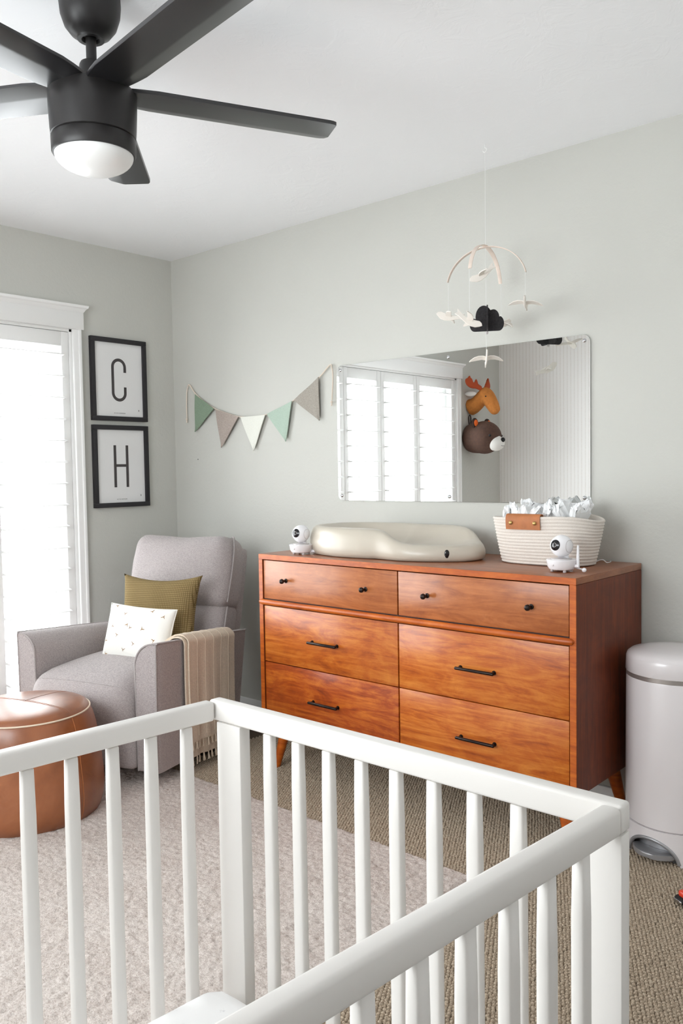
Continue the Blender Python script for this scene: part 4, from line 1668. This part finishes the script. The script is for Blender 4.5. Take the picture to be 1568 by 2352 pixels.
def throw_layer(ya, yb, lift, hem, thick, seed, inner):
    def arm_top(y):
        t = (y - YF) / (YB - YF)
        return AT - 0.062 * t
    prof = []

    def path(y):
        zt = arm_top(y) + lift
        xo = AO + 0.003 + lift
        p = [(AI - 0.004 - lift * 0.5, inner), (AI - 0.002 - lift, zt - 0.085), (AI + 0.018 - lift, zt - 0.035), (AI + 0.055, zt - 0.004), (AO - 0.03, zt + 0.002), (AO - 0.004, zt + 0.001), (xo + 0.004, zt - 0.016), (xo + 0.004, zt - 0.06), (xo + 0.003, zt - 0.2), (xo + 0.004, (zt + hem) / 2 - 0.08), (xo + 0.005, hem)]
        return smooth_path([(x, 0, z) for x, z in p], 4)

    def f(off):
        def g(u, v):
            y0_ = ya + (yb - ya) * u
            P = path(y0_)
            q = v * (len(P) - 1)
            i = min(int(q), len(P) - 2)
            p = P[i].lerp(P[i + 1], q - i)
            hang = max(0, (v - 0.55) / 0.45)
            y = y0_ + hang * (-0.010 - 0.020 * (u - 0.5)) + (1 - v) * 0.0
            x = p.x + hang * (0.004 * math.sin(13 * u + seed) + 0.003 * math.sin(29 * u + 2 * seed))
            z = p.z + 0.004 * math.sin(6 * u + seed) * hang
            if v < 0.55:
                return Vector((x, y, z + off))
            return Vector((x + off, y, z))
        return g
    b = grid(f(thick), 26, 50)
    add(b, grid(f(0.0), 26, 50))
    bmesh.ops.remove_doubles(b, verts=b.verts[:], dist=1e-6)
    ed = [e for e in b.edges if len(e.link_faces) == 1]
    try:
        bmesh.ops.bridge_loops(b, edges=ed)
    except Exception:
        pass
    return b, f(thick / 2)


tz = None
for nm, ya, yb, lift, hem, sd_, inner, nt in (('lower_fold', -0.262, 0.060, 0.002, 0.058, 0.4, 0.47, 11), ('upper_fold', -0.248, 0.105, 0.011, 0.125, 1.7, 0.50, 12)):
    b, f = throw_layer(ya, yb, lift, hem, 0.007, sd_, inner)
    lay = make(nm, b, 'beige_throw', thr, angle=60)
    # raised woven stripes
    if nm == 'upper_fold':
        b = bmesh.new()
        for u in (0.17, 0.34, 0.52, 0.70, 0.86):
            g_ = [f(u, v) + Vector((0.0042 if v >= 0.55 else 0.0, 0, 0.0042 if v < 0.55 else 0.0)) for v in np.linspace(0.3, 0.985, 40)]
            tube(g_, 0.0008, 5, bm=b)
        make('woven_stripe', b, 'throw_stripe', lay)
    for k in range(nt):
        u = (k + 0.5) / nt
        p = f(u, 1.0)
        if tz is None or True:
            rr = random.Random(k * 7 + int(sd_ * 10))
            b = bmesh.new()
            for s in range(4):
                a = rr.uniform(-0.5, 0.5)
                tube([(p.x, p.y, p.z + 0.004), (p.x + rr.uniform(0, 0.004), p.y + 0.006 * math.sin(a), p.z - 0.016), (p.x + rr.uniform(0, 0.006), p.y + 0.016 * math.sin(a), max(0.008, p.z - 0.034))], [0.0030, 0.0026, 0.0016], 5, bm=b)
            make('tassel', b, 'beige_throw', lay)

# ================================================================== OTTOMAN
ott = thing('leather_ottoman', 'round tan leather ottoman standing on the shag rug', 'ottoman', (0.885, -1.392, RUGZ))
prof = [(0, 0.0), (0.250, 0.0), (0.258, 0.006), (0.270, 0.04), (0.275, 0.085), (0.272, 0.15), (0.262, 0.235), (0.250, 0.31), (0.241, 0.345), (0.232, 0.368), (0.227, 0.376)]
make('side_wall', lathe(prof + [(0.20, 0.376), (0, 0.376)], 80), 'leather', ott, angle=50)
cap = [(0.2265, 0.3765), (0.220, 0.389), (0.205, 0.397), (0.17, 0.404), (0.12, 0.4085), (0.06, 0.411), (0, 0.412)]
tp = make('top_panel', lathe([(0, 0.377)] + cap, 80), 'leather', ott, angle=60)
ring = [(0.2285 * math.cos(a), 0.2285 * math.sin(a), 0.378) for a in np.linspace(0, 2 * PI, 90, endpoint=False)]
o = make('piping', tube(ring, 0.0032, 8, closed=True), 'thread_cream', ott)
o['label'] = 'pale cream piping round the top rim'


def cap_z(r):
    rs, zs = [c[0] for c in cap][::-1], [c[1] for c in cap][::-1]
    return float(np.interp(r, rs, zs))


b = bmesh.new()
for a in (math.radians(15), math.radians(195)):
    for off in (-0.004, 0.004):
        pts = []
        for r in np.linspace(0, 0.222, 20):
            pts.append((r * math.cos(a) - off * math.sin(a), r * math.sin(a) + off * math.cos(a), cap_z(r) + 0.0004))
        tube(pts, 0.0007, 5, bm=b)
for a in (math.radians(105),):
    for off in (-0.001,):
        tube([(r * math.cos(a) - off * math.sin(a), r * math.sin(a) + off * math.cos(a), cap_z(r) + 0.0004) for r in np.linspace(0, 0.222, 20)], 0.0007, 5, bm=b)
make('stitching', b, 'leather', tp)
for a in (math.radians(15), math.radians(105), math.radians(195), math.radians(285)):
    make('side_seam', tube([((r + 0.0004) * math.cos(a), (r + 0.0004) * math.sin(a), z) for r, z in prof[2:]], 0.0012, 5), 'tan', ott)
lp = [(0.262 * math.cos(math.radians(-28)), 0.262 * math.sin(math.radians(-28)), 0.262)]
b = bmesh.new()
for a0 in (-36, -16):
    tube([((0.2585 + 0.001) * math.cos(math.radians(t)), 0.2595 * math.sin(math.radians(t)), 0.265 - 0.0006 * abs(t - a0 - 0) * 0) for t in np.linspace(a0, a0 + 14, 8)], 0.0025, 6, bm=b)
make('carry_loop', b, 'leather', ott)

# ================================================================== CRIB
crib = thing('crib', 'white wooden baby crib with slatted sides in the foreground', 'crib', (0, 0, 0))
XL, XR, YK = 2.640, 3.416, -1.932
SV = Vector((-0.080, -1.0, 0)).normalized()
ZT = 0.850


def along(x, t, z, y=YK):
    return Vector((x, y, z)) + SV * t


def bar(P0, P1, w, h, bev):
    """rectangular bar between two points on its top centre line"""
    P0, P1 = Vector(P0), Vector(P1)
    d = P1 - P0
    L = d.length
    b = box(-w / 2, w / 2, 0, L, -h, 0, bev, 3)
    t = d.normalized()
    side = t.cross(Vector((0, 0, 1))).normalized()
    up = side.cross(t)
    R = Matrix((side, t, up)).transposed().to_4x4()
    R.translation = P0
    return xform(b, R)


RW, RH = 0.026, 0.035
CL = 1.36
YC = YK - RW / 2
# head rail (nearest the dresser) overlaps the side rails at both ends
make('head_rail', bar((XL + 0.004, YC, ZT), (XR - 0.006, YC, ZT), RW, RH + 0.001, 0.005), 'crib', crib)
XSL, XSR = XL + RW / 2, XR - RW / 2 - 0.003
for x in (XSL, XSR):
    make('side_rail', bar(along(x, RW + 0.0004, ZT - 0.001), along(x, CL - RW, ZT - 0.001), RW, RH, 0.006), 'crib', crib)
e0, e1 = along(XL + 0.004, CL, ZT), along(XR - 0.006, CL, ZT)
make('foot_rail', bar((e0.x, e0.y, ZT), (e1.x, e1.y, ZT), RW, RH + 0.001, 0.005), 'crib', crib)
post = box(-0.031, 0.031, -0.0125, 0.0125, 0.0, ZT - RH - 0.0018, 0.003, 2)
pdat = None
PXL, PXR = 2.694, XR - 0.006 - 0.0315
for p in (Vector((PXL, YC, 0)), Vector((PXR, YC, 0)), Vector((PXL, YC, 0)) + SV * (CL - RW / 2), Vector((PXR, YC, 0)) + SV * (CL - RW / 2)):
    if pdat is None:
        pdat = make('post', post, 'crib', crib, loc=p).data
    else:
        make('post', pdat, None, crib, loc=p)
LZ = 0.22
make('lower_rail', bar((PXL + 0.0315, YC, LZ), (PXR - 0.0315, YC, LZ), 0.022, 0.05, 0.004), 'crib', crib)
for x in (XSL, XSR):
    make('lower_rail', bar(along(x, RW + 0.001, LZ), along(x, CL - RW, LZ), 0.022, 0.05, 0.004), 'crib', crib)
q0, q1 = Vector((PXL + 0.0315, YC, LZ)) + SV * (CL - RW / 2), Vector((PXR - 0.0315, YC, LZ)) + SV * (CL - RW / 2)
make('lower_rail', bar(q0, q1, 0.022, 0.05, 0.004), 'crib', crib)
sl = rbox(0.0225, 0.0185, ZT - RH - LZ - 0.002, 0.0065, 4)
sdat = None


def slat(p, rz=0.0):
    global sdat
    z = (ZT - RH + LZ) / 2 - 0.0005
    if sdat is None:
        sdat = make('slat', sl, 'crib', crib, loc=(p.x, p.y, z), rot=(0, 0, rz), angle=80).data
    else:
        make('slat', sdat, None, crib, loc=(p.x, p.y, z), rot=(0, 0, rz))


ra = math.atan2(SV.y, SV.x)
for k in range(8):
    slat(Vector((2.787 + 0.068 * k, YC, 0)))
    slat(Vector((2.787 + 0.068 * k, YC, 0)) + SV * (CL - RW / 2))
for k in range(18):
    slat(along(XSL, 0.080 + 0.0712 * k, 0), ra)
    slat(along(XSR, 0.098 + 0.0712 * k, 0), ra)

# ================================================================== MATTRESS
mt_ = thing('crib_mattress', 'white crib mattress in a fitted sheet inside the crib', 'mattress', (0, 0, 0))
cpt = along((XL + XR) / 2, CL / 2 + 0.004, 0)
b = rbox(XR - XL - 0.080, CL - 0.090, 0.115, 0.035, 12, (0, 0, 0.012))
for v in b.verts:
    v.co.x += SV.x / -SV.y * v.co.y * -1 * -1 * -1
xform(b, Matrix.Translation((cpt.x, cpt.y, 0.302)))
make('fitted_sheet', b, 'sheet', mt_, angle=180)
make('mattress_support', bar(along((XL + XR) / 2, 0.05, 0.238), along((XL + XR) / 2, CL - 0.04, 0.238), XR - XL - 0.09, 0.012, 0.002), 'crib', crib)

# ================================================================== PLUSH HEADS ON THE LEFT WALL


def remeshed(name, bm, mat, parent, vox=0.006, **k):
    o = make(name, bm, mat, parent, **k)
    md = o.modifiers.new('merge', 'REMESH')
    md.mode = 'VOXEL'
    md.voxel_size = vox
    md.use_smooth_shade = True
    sm_ = o.modifiers.new('soften', 'SMOOTH')
    sm_.factor = 0.6
    sm_.iterations = 6
    return o


moose = thing('moose_head', 'caramel plush moose head with rust antlers mounted above the bear head', 'wall decoration', (0, -3.015, 1.81))
b = tube(smooth_path([(0.004, 0, -0.045), (0.04, 0, -0.035), (0.09, 0, 0.0), (0.13, 0, 0.04)], 5), [0.070, 0.069, 0.068, 0.066, 0.065, 0.064, 0.062, 0.061, 0.060, 0.059, 0.058, 0.057, 0.056, 0.056, 0.056, 0.056][:16], 18)
tube(smooth_path([(0.105, 0, 0.065), (0.14, 0, 0.055), (0.18, 0, 0.015), (0.215, 0, -0.04), (0.235, 0, -0.078), (0.238, 0, -0.092)], 5), [0.030 + 0.032 * math.sin(min(1, i / 7) * PI / 2) - 0.024 * max(0, (i - 8) / 17) for i in range(26)], 18, bm=b)
sphere(0.063, (0.150, 0, 0.045), u=18, v=12, bm=b)
sphere(0.040, (0.232, 0, -0.080), (1.0, 1.05, 0.95), u=16, v=12, bm=b)
mh = remeshed('head', b, 'moose', moose)
for s in (1, -1):
    b = bmesh.new()
    base = Vector((0.128, s * 0.035, 0.098))
    pth = [base, base + Vector((-0.015, s * 0.045, 0.018)), base + Vector((-0.035, s * 0.085, 0.025)), base + Vector((-0.050, s * 0.115, 0.050)), base + Vector((-0.052, s * 0.125, 0.078))]
    tube(smooth_path(pth, 4), [0.019, 0.020, 0.021, 0.022, 0.023, 0.024, 0.025, 0.025, 0.025, 0.025, 0.024, 0.023, 0.021, 0.019, 0.017, 0.014, 0.010], 12, bm=b)
    for i, hgt in ((1, 0.055), (2, 0.055)):
        p = pth[i]
        tube([p, p + Vector((0.002, s * 0.004, hgt * 0.6)), p + Vector((0.004, s * 0.006, hgt))], [0.019, 0.014, 0.006], 10, bm=b)
    p = pth[3]
    tube([p, p + Vector((0.008, s * -0.010, 0.03)), p + Vector((0.012, s * -0.012, 0.05))], [0.018, 0.013, 0.006], 10, bm=b)
    remeshed('antler', b, 'antler', moose, 0.005)
    b = sphere(1.0, (0, 0, 0), (0.050, 0.013, 0.020), 16, 10)
    xform(b, Matrix.Translation((0.058, s * 0.078, 0.058)) @ Matrix.Rotation(s * math.radians(-14), 4, 'Z'))
    make('ear', b, 'plush_white', moose)
    make('eye', sphere(0.0065, (0.186, s * 0.0545, 0.030), u=12, v=8), 'rubber', moose)
    make('nostril', sphere(0.0045, (0.2665, s * 0.016, -0.072), (0.7, 1, 1.3), u=10, v=8), 'rubber', moose)

bear = thing('bear_head', 'brown plush bear head with white snout mounted below the moose head', 'wall decoration', (0, -2.995, 1.512))
bear.scale = (1.12, 1.12, 1.12)
b = sphere(0.122, (0.130, 0, 0.0), (1.02, 1.0, 0.98), u=24, v=16)
lathe([(0, 0), (0.095, 0), (0.105, 0.03), (0.108, 0.09), (0, 0.09)], 24, bm=b)
bb = bmesh.new()
sphere(0.122, (0.135, 0, 0.0), (1.02, 1.0, 0.98), u=24, v=16, bm=bb)
tube([(0.004, 0, 0.0), (0.04, 0, 0.0), (0.1, 0, 0.0)], [0.098, 0.110, 0.115], 24, bm=bb)
b.free()
remeshed('head', bb, 'bear', bear, 0.007)
b = sphere(1.0, (0.228, 0, -0.045), (0.062, 0.070, 0.055), 22, 14)
sphere(1.0, (0.232, 0, -0.012), (0.030, 0.030, 0.040), 14, 10, bm=b)
remeshed('snout', b, 'plush_white', bear, 0.006)
make('nose', sphere(1.0, (0.286, 0, -0.022), (0.014, 0.020, 0.017), 16, 10), 'rubber', bear)
mp_ = [(0.2845 - 0.25 * abs(t) ** 1.5 * 0.2, t, -0.066 + 0.9 * abs(t) ** 1.3 * 0.5) for t in np.linspace(-0.02, 0.02, 11)]
make('mouth', tube(mp_, 0.0013, 5), 'rubber', bear)
for s in (1, -1):
    b = sphere(1.0, (0, 0, 0), (0.018, 0.036, 0.038), 18, 12)
    xform(b, Matrix.Translation((0.105, s * 0.082, 0.102)) @ Matrix.Rotation(s * math.radians(-24), 4, 'X'))
    ear = make('ear', b, 'bear_dark', bear)
    b = sphere(1.0, (0, 0, 0), (0.010, 0.024, 0.026), 16, 10)
    xform(b, Matrix.Translation((0.116, s * 0.085, 0.102)) @ Matrix.Rotation(s * math.radians(-24), 4, 'X'))
    ie = make('inner_ear', b, 'orange_felt', ear)
    ie['label'] = 'orange inner ear'
    make('eye', sphere(0.010, (0.226, s * 0.078, 0.010), u=12, v=8), 'rubber', bear)
make('hanging_loop', tube(smooth_path([(0.012, 0.012, 0.10), (0.010, 0.014, 0.15), (0.010, 0.0, 0.168), (0.010, -0.014, 0.15), (0.012, -0.012, 0.10)], 5), 0.004, 6), 'bear_dark', bear)
